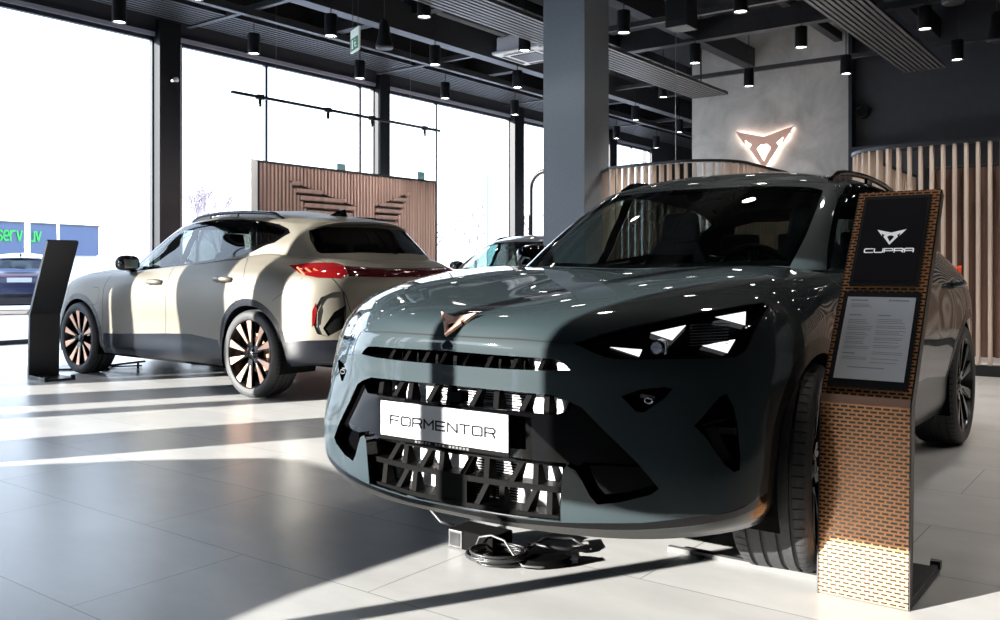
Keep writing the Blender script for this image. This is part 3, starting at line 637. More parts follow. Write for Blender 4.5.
    rg=[(-1.745,0,1.362),(-1.73,.28,1.358),(-1.665,.44,1.342),(-1.61,.555,1.30),(-1.66,.59,1.24),(-1.76,.60,1.13),(-1.80,.59,1.115),(-1.90,.28,1.125),(-1.925,0,1.125)]
    w1u,w2u,w3u,suu,rgu=[J(*w) for w in (w1,w2,w3,su,rg)]; rgu[0]=(GU+.05,rgu[0][1]);rgu[-1]=(GU+.05,rgu[-1][1])
    G=Surf(gnet,[('ws',ws),('w1',w1u),('w2',w2u),('w3',w3u),('sur',suu),('rg',rgu)],du=.032,dv=.03)
    F=lambda n,p,m,**k: G.emit(n,p,m,root,**k)
    F(['rest'],'roof','paint'); F('ws','windscreen','glass')
    for mr in ('left','right'):
        F('w1','front_door_window','glass',mirror=mr);F('w2','rear_door_window','glass_dark',mirror=mr);F('w3','quarter_window','glass_dark',mirror=mr);F('sur','window_surround','gloss',mirror=mr,off=.001)
    F('rg','rear_window','glass_dark')
    G.emit(['rest'],'headliner','dash',root,off=-.025,flip=True)
    # black band round the windscreen edge
    for pts,w,nm in (((kj(0,.06),kj(1,.06),kj(2,.08),kj(2.72,.14)),.05,'cowl_band'),((kj(2.72,.14),kj(2.76,1),kj(2.74,2),kj(2.68,2.82)),.028,'pillar_band'),((kj(2.68,2.86),kj(2.3,2.93),kj(1,2.95),kj(0,2.95)),.03,'header_band')):
        ribbon(gnet,list(pts),w,nm,'gloss',root,off=-.002)
    # bright edge line under the side windows
    ribbon(gnet,[suu[i] for i in (18,17,16,15,14,13,12,11)],.008,'window_trim','chrome' if False else 'gloss',root,off=.003)
    # roof rails, aerial, spoiler
    for sg in (1,-1):
        mb=MB(); xs=np.linspace(-.02,-1.30,14); pts=[]
        for i,x in enumerate(xs):
            q=gnet.inv3([(x,.565,1.44)],(2,12,3,6))[0]; p=gnet.uv(np.array([q[0]]),np.array([q[1]]))[0]
            l=.032 if 1<=i<=12 else .004
            pts.append((p[0],p[1]*sg,p[2]+l))
        mb.tube(pts,[.012]+[.015]*12+[.012],8)
        for a_,b_ in ((0,3),(6,7),(11,13)):
            for i in range(a_,b_):
                p,q=pts[i],pts[i+1]; mb.hexa([(p[0],p[1]-.008,p[2]-.045),(p[0],p[1]+.008,p[2]-.045),(q[0],q[1]+.008,q[2]-.045),(q[0],q[1]-.008,q[2]-.045)],[(p[0],p[1]-.008,p[2]),(p[0],p[1]+.008,p[2]),(q[0],q[1]+.008,q[2]),(q[0],q[1]-.008,q[2])])
        mb.build('roof_rail','gloss',root,smooth=50)
    mb=MB(); mb.hexa([(-1.22,-.022,1.455),(-1.22,.022,1.455),(-1.42,.03,1.425),(-1.42,-.03,1.425)],[(-1.34,-.006,1.50),(-1.34,.006,1.50),(-1.41,.008,1.505),(-1.41,-.008,1.505)]); mb.build('shark_fin_aerial','gloss',root,bevel=.006)
    mb=MB(); ys=np.linspace(-.50,.50,21)
    for p,q in zip(ys[:-1],ys[1:]):
        def s3(y): e=-1.745+.5*abs(y)**2.2; zt=1.383-.055*(abs(y)/.5)**3; return [(-1.50+.12*abs(y)**2,y,zt+.03),(e,y,zt+.002),(e+.008,y,zt-.012),(-1.60+.12*abs(y)**2,y,zt-.012)]
        mb.hexa(s3(p),s3(q))
    mb.build('roof_spoiler','paint',root)
    mb=MB(); mb.bar((-1.93,-.10,1.125),(-1.88,.22,1.17),.018,.012); mb.build('rear_wiper','plastic',root)
    # mirrors
    for sg in (1,-1):
        mb=MB(); cx,cy,cz=.47,.905,1.045; rings=[]
        prof=[(-.075,.62,.60),(-.055,.9,.9),(0,1,1),(.05,.86,.85),(.085,.45,.45)]
        vs=[];n=16
        for dx,sy,sz in prof:
            for k in range(n):
                t=2*PI*k/n; c_,s_=math.cos(t),math.sin(t); e=.7
                yy=.105*sy*math.copysign(abs(c_)**e,c_); zz=.082*sz*math.copysign(abs(s_)**e,s_)
                if zz<0: zz*=.75+.25*(c_+1)/2*0
                vs.append((cx+dx,(cy+yy)*sg,cz+zz-.0*yy))
        m_=len(prof); mb.add(vs,[(i*n+k,i*n+(k+1)%n,(i+1)*n+(k+1)%n,(i+1)*n+k) for i in range(m_-1) for k in range(n)]+[tuple(range(n)),tuple((m_-1)*n+k for k in range(n))])
        o=mb.build('side_mirror','gloss',root,smooth=50)
        MB().hexa([(.60,.79*sg,.965),(.50,.79*sg,.965),(.50,.89*sg,.99),(.57,.89*sg,.99)],[(.58,.79*sg,.99),(.50,.79*sg,.99),(.50,.90*sg,1.03),(.56,.90*sg,1.03)]).build('mirror_arm','gloss',o)
        MB().hexa([(cx-.077,(cy-.06)*sg,cz-.038),(cx-.077,(cy+.06)*sg,cz-.038),(cx-.077,(cy+.07)*sg,cz+.04),(cx-.077,(cy-.07)*sg,cz+.04)],[(cx-.074,(cy-.06)*sg,cz-.038),(cx-.074,(cy+.06)*sg,cz-.038),(cx-.074,(cy+.07)*sg,cz+.04),(cx-.074,(cy-.07)*sg,cz+.04)]).build('mirror_glass','chrome',o)
    # ---- cabin
    mb=MB(); mb.hexa([(.98,-.66,.80),(.98,.66,.80),(.50,.70,.80),(.50,-.70,.80)],[(.90,-.60,.975),(.90,.60,.975),(.48,.68,.955),(.48,-.68,.955)])
    mb.box(.45,.70,-.12,.12,.5,.80).box(-.9,.9,-.80,.80,.26,.30); mb.build('dashboard','dash',root,bevel=.02)
    mb=MB(); mb.hexa([(.58,-.115,.985),(.58,.115,.985),(.57,.115,.985),(.57,-.115,.985)],[(.56,-.115,1.06),(.56,.115,1.06),(.55,.115,1.06),(.55,-.115,1.06)]); mb.build('centre_screen','gloss',root)
    def seat(cy,cx,w):
        m_=MB()
        m_.hexa([(cx+.25,cy-w,.50),(cx+.25,cy+w,.50),(cx-.27,cy+w,.46),(cx-.27,cy-w,.46)],[(cx+.27,cy-w,.62),(cx+.27,cy+w,.62),(cx-.25,cy+w,.58),(cx-.25,cy-w,.58)])
        o=m_.build('seat_cushion','seat',root,bevel=.03)
        m_=MB(); vs=[];lv=[(-.22,.56,w),(-.28,.75,w*1.02),(-.34,.95,w*1.0),(-.39,1.10,w*.62),(-.405,1.15,w*.5)]
        for (dx,z,ww) in lv: vs+=[(cx+dx+.02,cy-ww,z),(cx+dx,cy-ww*.6,z),(cx+dx,cy+ww*.6,z),(cx+dx+.02,cy+ww,z),(cx+dx-.10,cy+ww*.9,z),(cx+dx-.10,cy-ww*.9,z)]
        n=len(lv); m_.add(vs,[(i*6+k,i*6+(k+1)%6,(i+1)*6+(k+1)%6,(i+1)*6+k) for i in range(n-1) for k in range(6)]+[tuple(range(6)),tuple((n-1)*6+k for k in range(6))])
        o=m_.build('seat_back','seat',root,bevel=.02)
        m_=MB(); m_.hexa([(cx-.40,cy-.12,1.15),(cx-.40,cy+.12,1.15),(cx-.49,cy+.11,1.15),(cx-.49,cy-.11,1.15)],[(cx-.42,cy-.10,1.31),(cx-.42,cy+.10,1.31),(cx-.49,cy+.09,1.31),(cx-.49,cy-.09,1.31)])
        m_.build('head_restraint','seat',o,bevel=.025)
    for sg in (1,-1): seat(.36*sg,.10,.25)
    MB().box(-.75,-1.15,-.62,.62,.45,.60).hexa([(-1.05,-.62,.58),(-1.05,.62,.58),(-1.22,.62,.58),(-1.22,-.62,.58)],[(-1.22,-.60,1.08),(-1.22,.60,1.08),(-1.34,.60,1.08),(-1.34,-.60,1.08)]).build('rear_bench','seat',root,bevel=.03)
    mb=MB()
    for y in (.38,0,-.38): mb.box(-1.22,-1.32,y-.12,y+.12,1.09,1.22)
    mb.build('rear_head_restraint','seat',root,bevel=.02)
    c=Vector((.40,.36,.93)); ax=Vector((-.9,0,.43)).normalized(); e1=Vector((0,1,0)); e2=ax.cross(e1)
    st_=MB().tube([c+e1*.18*math.cos(t)+e2*.18*math.sin(t) for t in np.linspace(0,2*PI,32,endpoint=False)],.016,8,True).build('steering_wheel','plastic',root,smooth=True)
    MB().bar(c-e1*.17,c+e1*.17,.04,.02).bar(c,c-e2*.17,.03,.02).bar(c,c+Vector((.25,0,-.10)),.06).build('steering_spokes','plastic',st_)
    MB().hexa([(.075,-.12,1.335),(.075,.12,1.335),(.10,.12,1.335),(.10,-.12,1.335)],[(.065,-.13,1.395),(.065,.13,1.395),(.095,.13,1.395),(.095,-.13,1.395)]).bar((.10,0,1.37),(.16,0,1.375),.03).build('rear_view_mirror','gloss',root,bevel=.008)
    # ---- wheels
    def wheel(cx,sg,steer=0):
        W=.118; prof=[(.268,-W+.004),(.285,-W-.004),(.315,-W-.004),(.332,-W+.010),(.3395,-W+.03)]
        for gx_ in (-.068,-.024,.024,.068): prof+=[(.341,gx_-.007),(.332,gx_-.0045),(.332,gx_+.0045),(.341,gx_+.007)]
        prof+=[(.3395,W-.03),(.332,W-.010),(.315,W+.004),(.285,W+.004),(.268,W-.004)]
        t=MB().lathe([(r,h) for r,h in prof],72,'y').build('wheel','rubber',root,smooth=50)
        t.location=(cx,.805*sg,.341)
        if sg<0: t.rotation_euler=(0,0,PI+steer)
        else: t.rotation_euler=(0,0,steer)
        g_=MB()
        for i in range(64):
            a=2*PI*i/64
            for y0_,y1_ in ((.074,.108),(-.108,-.074)):
                d=Vector((math.cos(a),0,math.sin(a))); n_=Vector((-d.z,0,d.x))*.0022; s_=Vector((-d.z,0,d.x))*.006*(1 if y0_>0 else -1)
                g_.add([d*.3415+n_+Vector((0,y0_,0)),d*.3415-n_+Vector((0,y0_,0)),d*.3375-n_+Vector((0,y1_,0)),d*.3375+n_+Vector((0,y1_,0))] if y0_>0 else [d*.3375+n_+Vector((0,y0_,0)),d*.3375-n_+Vector((0,y0_,0)),d*.3415-n_+Vector((0,y1_,0)),d*.3415+n_+Vector((0,y1_,0))],[(0,1,2,3)])
        g_.build('tread_grooves','gap',t)['kind']='stuff'
        rm=MB().lathe([(.268,W-.006),(.262,W-.002),(.255,W-.012),(.248,W-.04),(.235,0),(.23,-W+.02),(.268,-W+.006)],64,'y').build('rim','rim_dark',t,smooth=50)
        MB().lathe([(.06,.02),(.155,.02),(.158,.012),(.158,-.005),(.06,-.005)],48,'y').build('brake_disc','rim_silver',t,smooth=50)
        MB().hexa([(-.10,-.01,.09),(-.02,-.01,.155),(-.02,.045,.155),(-.10,.045,.09)],[(-.15,-.01,.13),(-.04,-.01,.20),(-.04,.045,.20),(-.15,.045,.13)]).build('brake_caliper','plastic',t)
        # twin spokes: five pairs, each dark with a coloured machined face
        dk=MB(); 
        for i in range(5):
            for s2 in (1,-1):
                a0=2*PI*i/5+s2*.10; a1=2*PI*i/5+s2*.285
                d0=Vector((math.cos(a0),0,math.sin(a0)));d1=Vector((math.cos(a1),0,math.sin(a1)))
                n0=Vector((-d0.z,0,d0.x));n1=Vector((-d1.z,0,d1.x))
                p0=d0*.045;p1=d1*.258; w0,w1=.014,.033
                dk.hexa([p0-n0*w0+Vector((0,.055,0)),p0+n0*w0+Vector((0,.055,0)),p0+n0*w0+Vector((0,.086,0)),p0-n0*w0+Vector((0,.086,0))],[p1-n1*w1+Vector((0,.075,0)),p1+n1*w1+Vector((0,.075,0)),p1+n1*w1+Vector((0,.106,0)),p1-n1*w1+Vector((0,.106,0))])
                q=MB(); f0=.22; pm=p0.lerp(p1,f0); nm=n0.lerp(n1,f0).normalized(); k1=s2
                q.hexa([pm-nm*.003+Vector((0,.086,0)),pm+nm*.003+Vector((0,.086,0)),pm+nm*.004+Vector((0,.094,0)),pm-nm*.004+Vector((0,.094,0))],[p1-n1*w1*.95+Vector((0,.100,0)),p1+n1*w1*.95+Vector((0,.100,0)),p1+n1*w1*.9+Vector((0,.110,0)),p1-n1*w1*.9+Vector((0,.110,0))])
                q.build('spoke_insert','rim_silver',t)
        dk.build('spokes','gloss',t)
        MB().lathe([(0,.095),(.028,.094),(.034,.088),(.06,.08),(.062,.05)],32,'y').build('hub_cap','gloss',t,smooth=50)
    for cx in (1.34,-1.34):
        for sg in (1,-1): wheel(cx,sg)
    return root
def kids(o): return [c for c in bpy.data.objects if c.parent==o]
def copy_tree(o,parent=None,skip=()):
    """a thing, its parts and their sub-parts"""
    c=o.copy(); link(c); c.parent=parent
    for ch in kids(o):
        if ch.name.split('.')[0] in skip: continue
        copy_tree(ch,c,skip)
    return c
def recolour(root,mp):
    """object-level material choice, the meshes stay shared"""
    for o in [root]+kids(root)+[g for c in kids(root) for g in kids(c)]:
        for s in o.material_slots:
            if s.material and s.material.name in mp:
                new=mp[s.material.name]; s.link='OBJECT'; s.material=new
# ------------------------------------------------------------------ showroom, in its own frame: q = distance left towards the window wall, p = distance along it
BR=R(-37)
def L(q,p,z=0): return Vector((-q,p,z))            # local point of meshes turned by BR
def W(q,p,z=0): return Vector((-.79864*q+.60182*p,.60182*q+.79864*p,z))
def bx(mb,q0,q1,p0,p1,z0,z1): return mb.box(-q1,-q0,p0,p1,z0,z1)
def B_(mb,name,m,parent=None,**k):
    return mb.build(name,m,parent,rz=None if parent else BR,**k)
def struct(name,m,mb,**k):
    o=B_(mb,name,m,**k); o['kind']='structure'; return o
def root_at(name,q,p,z=0,rz=0,**k): return empty(name,W(q,p,z),BR+rz,**k)

struct('floor','floor',bx(MB(),-9,12.6,-3.2,27,-.05,0))
struct('ceiling','ceiling',bx(MB(),-9,12.6,-3.2,27,5.9,6.1))
struct('ground_outside','asphalt',MB().box(-120,120,-60,160,-.16,-.10))
bpy.data.objects['ground_outside'].name='floor_outside'
# window wall (left)
struct('wall_left','navy',bx(MB(),12.3,12.6,-3.2,27,4.62,5.9).add([],[]))
struct('wall_left_end','navy',bx(MB(),12.3,12.6,23.7,27,0,4.62)).name='wall_left_far'
struct('wall_left_sun_block','navy',bx(MB(),12.3,12.6,-3.2,-1.3,0,4.62))  # unseen bay made solid to keep sun off the centre column
struct('trim_1','frame_light',bx(MB(),12.32,12.42,-3,23.7,4.52,4.62))
struct('trim_2','frame',bx(MB(),12.30,12.45,-3,23.7,4.58,4.66))
struct('trim_3','frame',bx(MB(),12.36,12.46,-3,23.7,0,.06))
cols=[(3.15,3.62),(7.71,8.18),(12.38,12.76),(16.76,17.24),(21.1,21.6)]
mull=[-.9,1.2,5.4,9.82,12.01,14.2,18.9,20.2,22.6]
edges=[-1.3]+sorted([c for a in cols for c in a])+[23.7]
n=0
for i in range(0,len(edges)-1,2):
    a,b=edges[i],edges[i+1]; cuts=[a]+[m for m in mull if a+.1<m<b-.1]+[b]
    for c,d in zip(cuts[:-1],cuts[1:]):
        n+=1; w=0.025
        mb=MB(); bx(mb,12.36,12.44,c,c+w,.06,4.52); bx(mb,12.36,12.44,d-w,d,.06,4.52); bx(mb,12.36,12.44,c,d,4.46,4.52)
        f=struct('window_%d'%n,'frame',mb); B_(bx(MB(),12.395,12.405,c+w,d-w,.06,4.46),'pane','pane',f).rotation_euler=(0,0,0)
for i,(a,b) in enumerate(cols):
    struct('trim_%d'%(4+i),'post',bx(MB(),12.2,12.36,a,b-.11,0,4.75))
# unseen wall behind the camera: glazed front, posts and added panels shaping the sun
mb=MB(); bx(mb,-9,3.45,-3.2,-3,0,5.9)
for a,b in ((7.70,8.39),(9.42,9.62),(10.08,10.72),(11.57,11.82),(11.96,12.6)): bx(mb,a,b,-3.2,-3,0,5.9)
bx(mb,3.45,12.3,-3.2,-3,3.4,5.9); struct('wall_behind','navy',mb)  # header lowered to keep sun off the slatted screens
struct('trim_9','frame',bx(bx(MB(),4.49,4.56,-3.13,-3.07,0,1.58),4.66,4.73,-3.13,-3.07,1.52,3.4))  # unseen post, stepped so its shadow meets both floor and plate
struct('trim_10','navy',bx(MB(),3.45,4.32,-3.13,-3.05,1.60,3.4))  # added panel, shades one side of the near car's front and bonnet
lp=[(3.7,0),(3.7,.74),(4.56,1.09),(4.76,1.17),(5.09,1.34),(5.4,1.42),(6.9,1.475),(7.06,1.46),(7.3,1.36),(7.46,1.25),(7.6,1.1),(7.7,0)]
mb=MB(); mb.prism(lp,lambda x,y,t:(-x,-3.05+t,y),0,.06); struct('trim_11','navy',mb)  # unseen board, outlined like a car to cast the floor shadow
struct('trim_50','navy',bx(MB(),3.45,7.5,-3.13,-3.05,2.66,3.4))  # added piece, blocks the sun from the near car's roof
f=struct('window_%d'%(n+1),'frame',bx(MB(),3.45,12.3,-3.16,-3.1,3.34,3.4)); B_(bx(MB(),3.45,12.3,-3.125,-3.12,0,3.34),'pane','pane',f).rotation_euler=(0,0,0)
r=root_at('blocker',4,-9.5,-.1,label='added unseen dark hedge outside the glazed front behind the camera',cat='blocker')  # unseen block added to cut low sky reflections on the car front
MB().box(-13,9,-.6,.6,0,1.25).build('blocker_body',noisy(mat('dark_blocker',(.02,.03,.02),.9),6,.4),r)
# other walls
struct('wall_right','navy',bx(MB(),-9.2,-9,-3.2,17.5,0,5.9))
struct('wall_back','navy',bx(MB(),-9,7.91,17.2,17.5,0,5.9))
struct('wall_back_left','navy',bx(MB(),7.6,7.91,17.5,27,0,5.9)).name='wall_back_side'
struct('wall_far','navy',bx(MB(),7.6,12.6,26.8,27,0,5.9))
struct('trim_12','concrete',bx(MB(),4.81,7.91,17.0,17.2,0,5.9))
struct('trim_13','frame',bx(MB(),-9,4.75,16.9,17.2,3.12,3.22))
struct('trim_14','frame',bx(MB(),4.75,4.81,16.95,17.2,0,5.9))
# ceiling steel
k=15
for q,z,w,h,m in ((10.6,4.62,.10,.10,'steel_mid'),(9.45,4.60,.22,.42,'steel_mid'),(8.1,5.0,.14,.16,'steel'),(6.7,4.95,.22,.36,'steel'),(5.0,5.2,.14,.16,'steel'),(3.4,5.0,.22,.36,'steel'),(1.4,5.2,.14,.16,'steel'),(-.8,5.0,.22,.36,'steel'),(11.7,5.1,.2,.3,'steel')):
    struct('trim_%d'%k,m,bx(MB(),q-w/2,q+w/2,-3,26.8 if q>7.9 else 17.1,z,z+h)); k+=1
for i,p in enumerate((2.0,4.1,6.15,8.2,10.25,12.3,14.35,16.4,18.5,20.6,22.8)):
    big=i%2==0
    struct('trim_%d'%k,'steel_mid' if i%2 else 'steel',bx(MB(),(-8.9 if p<17 else 8),12.2,p-(.09 if big else .04),p+(.09 if big else .04),4.72 if not big else 4.9,4.80 if not big else 5.25)); k+=1
for q in (7.2,2.2,10.0):
    struct('trim_%d'%k,'steel',MB().tube([L(q,-2.9,5.45),L(q,16.9,5.45)],.16,14)); k+=1
# centre column
struct('trim_%d'%k,'column_grey',bx(MB(),5.73,6.33,9.30,9.88,0,5.9)); k+=1

# slatted ceiling rafts
def raft(q0,q1,p0,p1,z,n,m,label,gr=None):
    r=root_at('slatted_ceiling_raft',(q0+q1)/2,(p0+p1)/2,z,label=label,cat='ceiling raft')
    c=((q0+q1)/2,(p0+p1)/2)
    mb=MB(); w=(q1-q0)/n
    for i in range(n):
        a=q0+w*i-c[0]; mb.box(-(a+w*.62),-a,p0-c[1],p1-c[1],-.0,.05)
    for p in np.arange(p0-c[1]+.02,p1-c[1],1.5): mb.box(-(q1-c[0]),-(q0-c[0]),p,p+.04,.045,.07)
    mb.box(-(q1-c[0]),-(q0-c[0]),p1-c[1]-.02,p1-c[1],0,.06)
    mb.build('slats',m,r)
    for p in (p0-c[1]+.4,0,p1-c[1]-.4): MB().box(-.01,.01,p-.01,p+.01,.06,5.9-z).build('hanger','cable',r)
    return r
raft(6.78,7.52,-2,16.15,4.3,9,'slat_alu','light slatted metal raft left of the concrete wall, partly behind the column')
raft(3.03,3.70,-2,16.15,4.3,9,'slat_alu','slatted metal raft running to the dark wall at top right')
raft(11.2,12.1,-2,26,4.74,9,'slat_win','long dark slatted raft along the top of the window wall')

# pendant downlights on their grid
def downlight():
    r=empty('pendant_downlight',label='x',cat='downlight')
    MB().lathe([(0,.30),(.085,.30),(.088,.295),(.088,.0),(.078,0),(.076,.012),(0,.012)][:6]+[(.074,.05)],24).build('housing','stand_black',r,smooth=40)
    MB().lathe([(0,.016),(.074,.016),(.074,.020),(0,.020)],20).build('lens','lens_on',r)
    MB().tube([(0,0,.30),(0,0,1.70)],.008,6).build('stem','cable',r)
    return r
dl=downlight(); first=True
rown={10.97:'window-side',9.3:'second',7.65:'third',6.0:'fourth',4.35:'fifth',2.7:'sixth',1.05:'seventh',-.6:'eighth',-2.25:'ninth'}
cnt=['farthest','second farthest','third farthest','fourth farthest','fifth farthest','sixth farthest','seventh farthest','eighth farthest','ninth farthest','tenth farthest']
for q in (10.97,9.3,7.65,6.0,4.35,2.7,1.05,-.6,-2.25):
    ps=[4.2,6.35,8.48,10.65,12.85,15.07,17.17,19.3,21.4] if q>8 else [4.2,6.35,8.55,10.75,13.0,15.2] if q>1.5 else [4.2,6.35,8.55,10.75,13.0]
    for j,p in enumerate(ps):
        if q==7.65 and p==13.0: pass
        o=dl if first else copy_tree(dl); first=False
        o.location=W(q,p,4.2); o.rotation_euler=(0,0,BR); o['group']='black pendant downlights'
        o['label']='black cylinder downlight, %s of the %s ceiling row'%(cnt[len(ps)-1-j],rown[q])
        l=bpy.data.lights.new('downlight_lamp','SPOT'); l.energy=((200 if p>10 else 16) if q>3 else (72 if p>5 else 36)); l.spot_size=R(100); l.spot_blend=.6; l.shadow_soft_size=.07; l.color=(1,.94,.87)
        lo=bpy.data.objects.new('downlight_lamp',l); link(lo); lo.location=W(q,p,4.19)
def speaker(q,p,z,label):
    r=root_at('pendant_loudspeaker',q,p,z,label=label,cat='loudspeaker',group='pendant loudspeakers')
    MB().lathe([(0,.42),(.05,.42),(.075,.36),(.09,.20),(.125,.06),(.128,.03),(.11,.0),(0,.0)],28).build('cone_housing','stand_black',r,smooth=30)
    MB().lathe([(.10,-.002),(.126,.012),(.126,.028),(.10,.028)],28).build('rim','steel_mid',r,smooth=30)
    MB().tube([(0,0,.42),(0,0,1.70)],.007,6).build('suspension_rod','cable_grey',r)
speaker(9.21,9.43,4.2,'black bell-shaped pendant loudspeaker near the green exit sign'); speaker(2.17,11.96,4.2,'black pendant loudspeaker at the top right edge above the slatted screen'); speaker(2.04,14.33,4.2,'black pendant loudspeaker cut by the right edge, the far one')
# ceiling cassette
r=root_at('ceiling_cassette',8.50,12.15,4.5,label='white square air conditioning cassette beside the grey column',cat='air conditioner')
MB().box(-.48,.48,-.48,.48,0,.06).box(-.42,.42,-.42,.42,.06,.3).build('body','white',r,bevel=.03)
MB().box(-.25,.25,-.25,.25,-.012,-.0).build('intake_grille','steel_mid',r)
for a in range(4):
    c,s=math.cos(a*PI/2),math.sin(a*PI/2)
    MB().add([(c*x-s*y,s*x+c*y,z) for x,y,z in ((-.3,.33,-.004),(.3,.33,-.004),(.3,.40,-.012),(-.3,.40,-.012))],[(0,1,2,3)]).build('air_flap','steel',r)
# speaker box under the ceiling
r=root_at('ceiling_speaker_box',5.285,11.03,4.2,label='black box hanging under the ceiling right of the column',cat='speaker box')
MB().box(-.155,.155,-.165,.165,0,.85).build('cabinet','steel',r,bevel=.005)
MB().box(-.12,.12,-.172,-.165,.08,.8).build('grille','stand_black',r)
MB().tube([(0,0,.85),(0,0,1.7)],.015,6).build('bracket','cable',r)
o=B_(MB().tube([L(5.50,11.3,2.0),L(5.50,11.3,5.9)],.006,6),'hanging_cable','cable_grey'); tag(o,'thin grey cable hanging straight down right of the column','cable')
# exit sign
r=empty('exit_sign',W(8.03,7.72,3.66),R(-62),label='small green and white emergency exit sign hanging from the ceiling',cat='exit sign')
MB().box(-.15,.15,-.012,.012,0,.28).build('panel','exit_white',r)
MB().box(-.13,.13,-.016,.016,.02,.17).build('green_field','exit_green',r)
mb=MB()
for y in (-.018,.0165): 
    mb.box(-.09,-.04,y,y+.0015,.04,.15); mb.box(.02,.045,y,y+.0015,.05,.12); mb.box(0,.07,y,y+.0015,.09,.10); mb.box(.05,.09,y,y+.0015,.05,.06); mb.box(.02,.045,y,y+.0015,.13,.15)
mb.build('pictogram','exit_white',r)
MB().box(-.10,-.095,-.003,.003,.28,2.2).box(.095,.10,-.003,.003,.28,2.2).build('suspension','cable_grey',r)
# track with spots in front of the window
r=root_at('light_track',9.5,9.0,3.23,label='long black light track hanging in front of the windows',cat='light track')
MB().box(-.018,.018,-2.0,2.0,-.018,.018).build('rail','stand_black',r)
MB().box(-.002,.002,-1.3,-1.296,0,2.6).box(-.002,.002,1.3,1.304,0,2.6).build('suspension_wire','cable_grey',r)
for p in (7.44,8.61,9.47,10.63):
    MB().box(-.03,.03,p-9-.045,p-9+.045,-.03,.03).build('spot_adapter','stand_black',r)
    MB().lathe([(0,-.02),(.022,-.02),(.024,-.12),(.018,-.125),(0,-.11)],14,org=(0,p-9,0)).build('spot_head','stand_black',r,smooth=40)
    l=bpy.data.lights.new('track_lamp','SPOT'); l.energy=15; l.spot_size=R(130); l.spot_blend=1; l.shadow_soft_size=.03; l.color=(1,.9,.82)
    lo=bpy.data.objects.new('track_lamp',l); link(lo); lo.location=W(9.47,p,3.08); lo.rotation_euler=(W(11,p,2.2)-W(9.5,p,3.2)).to_track_quat('-Z','Y').to_euler()
# wall camera and sensor
o=empty('security_camera',W(12.15,7.95,3.85),BR,label='small white security camera on the left window column',cat='camera')
MB().lathe([(0,0),(.04,0),(.045,.03),(.03,.06),(0,.06)],16).build('base','white',o,smooth=40); MB().tube([(0,-.02,.02),(.05,-.10,-.01)],.02,10).build('camera_barrel','white',o)
o=empty('wall_speaker',W(4.6,17.14,3.87),BR,label='round black speaker on the dark wall beside the concrete panel',cat='speaker')
MB().lathe([(0,-.10),(.10,-.10),(.12,-.06),(.12,.05),(0,.05)],24,'y').build('housing','stand_black',o,smooth=40); MB().lathe([(0,-.104),(.085,-.102),(.09,-.10)],24,'y').build('grille','plastic',o)

# lit emblem on the concrete
r=root_at('wall_emblem',6.37,16.99,3.71,label='large copper bull-like emblem with white backlight on the concrete wall',cat='wall emblem')
emblem(MB(),lambda x,y,t:(x,-.10+t,y),.58,0,.035).build('emblem_face','emblem',r)
mb=emblem(MB(),lambda x,y,t:(x*.97,-.055+t,y*.97-.012),.58,0,.012); mb.build('backlight','halo',r)
mb=MB().box(-.5,-.48,-.06,0,-.12,-.10).box(.48,.5,-.06,0,-.12,-.10); mb.build('spacer','stand_black',r)

# fluted wood wall with relief wings
r=root_at('fluted_wood_screen',10.6,10.18,0,label='pinkish brown fluted wood screen with winged relief behind the bronze car',cat='wood screen')
mb=MB(); h=2.57; w=(12.11-8.25); n_=56; d=w/n_
PA=[(-1.37+1.93-1.93,0)]
lw=[(8.81,2.33),(10.18,2.01),(9.9,1.6),(9.25,1.6),(9.10,1.95)];rw=[(11.43,2.32),(10.57,2.03),(10.75,1.6),(11.0,1.6),(11.18,1.93)]
def zt(poly,p):
    z=None;zs=[]
    for (a,b),(c,e) in zip(poly,poly[1:]+poly[:1]):
        if (a-p)*(c-p)<0: zs.append(b+(e-b)*(p-a)/(c-a))
    return (min(zs),max(zs)) if len(zs)>=2 else None
for i in range(n_):
    p=8.25+d*(i+.5); y=p-10.18; segs=[(0,h-.03)]
    for pl in (lw,rw):
        z=zt(pl,p)
        if z: segs=[(0,z[0]),(z[1],h-.03)]
    for a,b in segs:
        mb.add([(.0,y-d/2,a),(.045,y-d*.28,a),(.045,y+d*.28,a),(0,y+d/2,a),(.0,y-d/2,b),(.045,y-d*.28,b),(.045,y+d*.28,b),(0,y+d/2,b)],[(0,1,5,4),(1,2,6,5),(2,3,7,6),(4,5,6,7),(3,2,1,0)])
mb.build('fluted_panel','wood_panel',r)
MB().box(-.12,.0,-w/2,w/2,0,h-.03).build('backing_board','wood_panel',r)
MB().box(-.12,.06,-w/2-.012,w/2+.012,h-.03,h).box(-.12,.06,w/2,w/2+.02,0,h).box(.0,.06,-w/2-.015,-w/2,0,h).build('edge_trim','stand_black',r)
MB().box(-.14,.04,-w/2-.14,-w/2-.02,0,h+.01).build('end_post','white',r)
for pl in (lw,rw):
    mb=MB()
    zs=np.arange(1.62,2.33,.105)
    for z in zs:
        xs=[]
        for (a,b),(c,e) in zip(pl,pl[1:]+pl[:1]):
            for zz in (z+.035,):
                if (b-zz)*(e-zz)<0: xs.append(a+(c-a)*(zz-b)/(e-b))
        if len(xs)>=2:
            a,b=min(xs)-10.18,max(xs)-10.18
            mb.hexa([(.0,a,z),(.0,b,z),(.05,b,z+.015),(.05,a,z+.015)],[(.0,a,z+.075),(.0,b,z+.075),(.07,b,z+.07),(.07,a,z+.07)])
    mb.build('wing_relief','wood_panel',r)
    MB().prism([(a-10.18,b) for a,b in pl],lambda x,y,t:(t,x,y),.0,.003).build('wing_recess','stand_black',r)

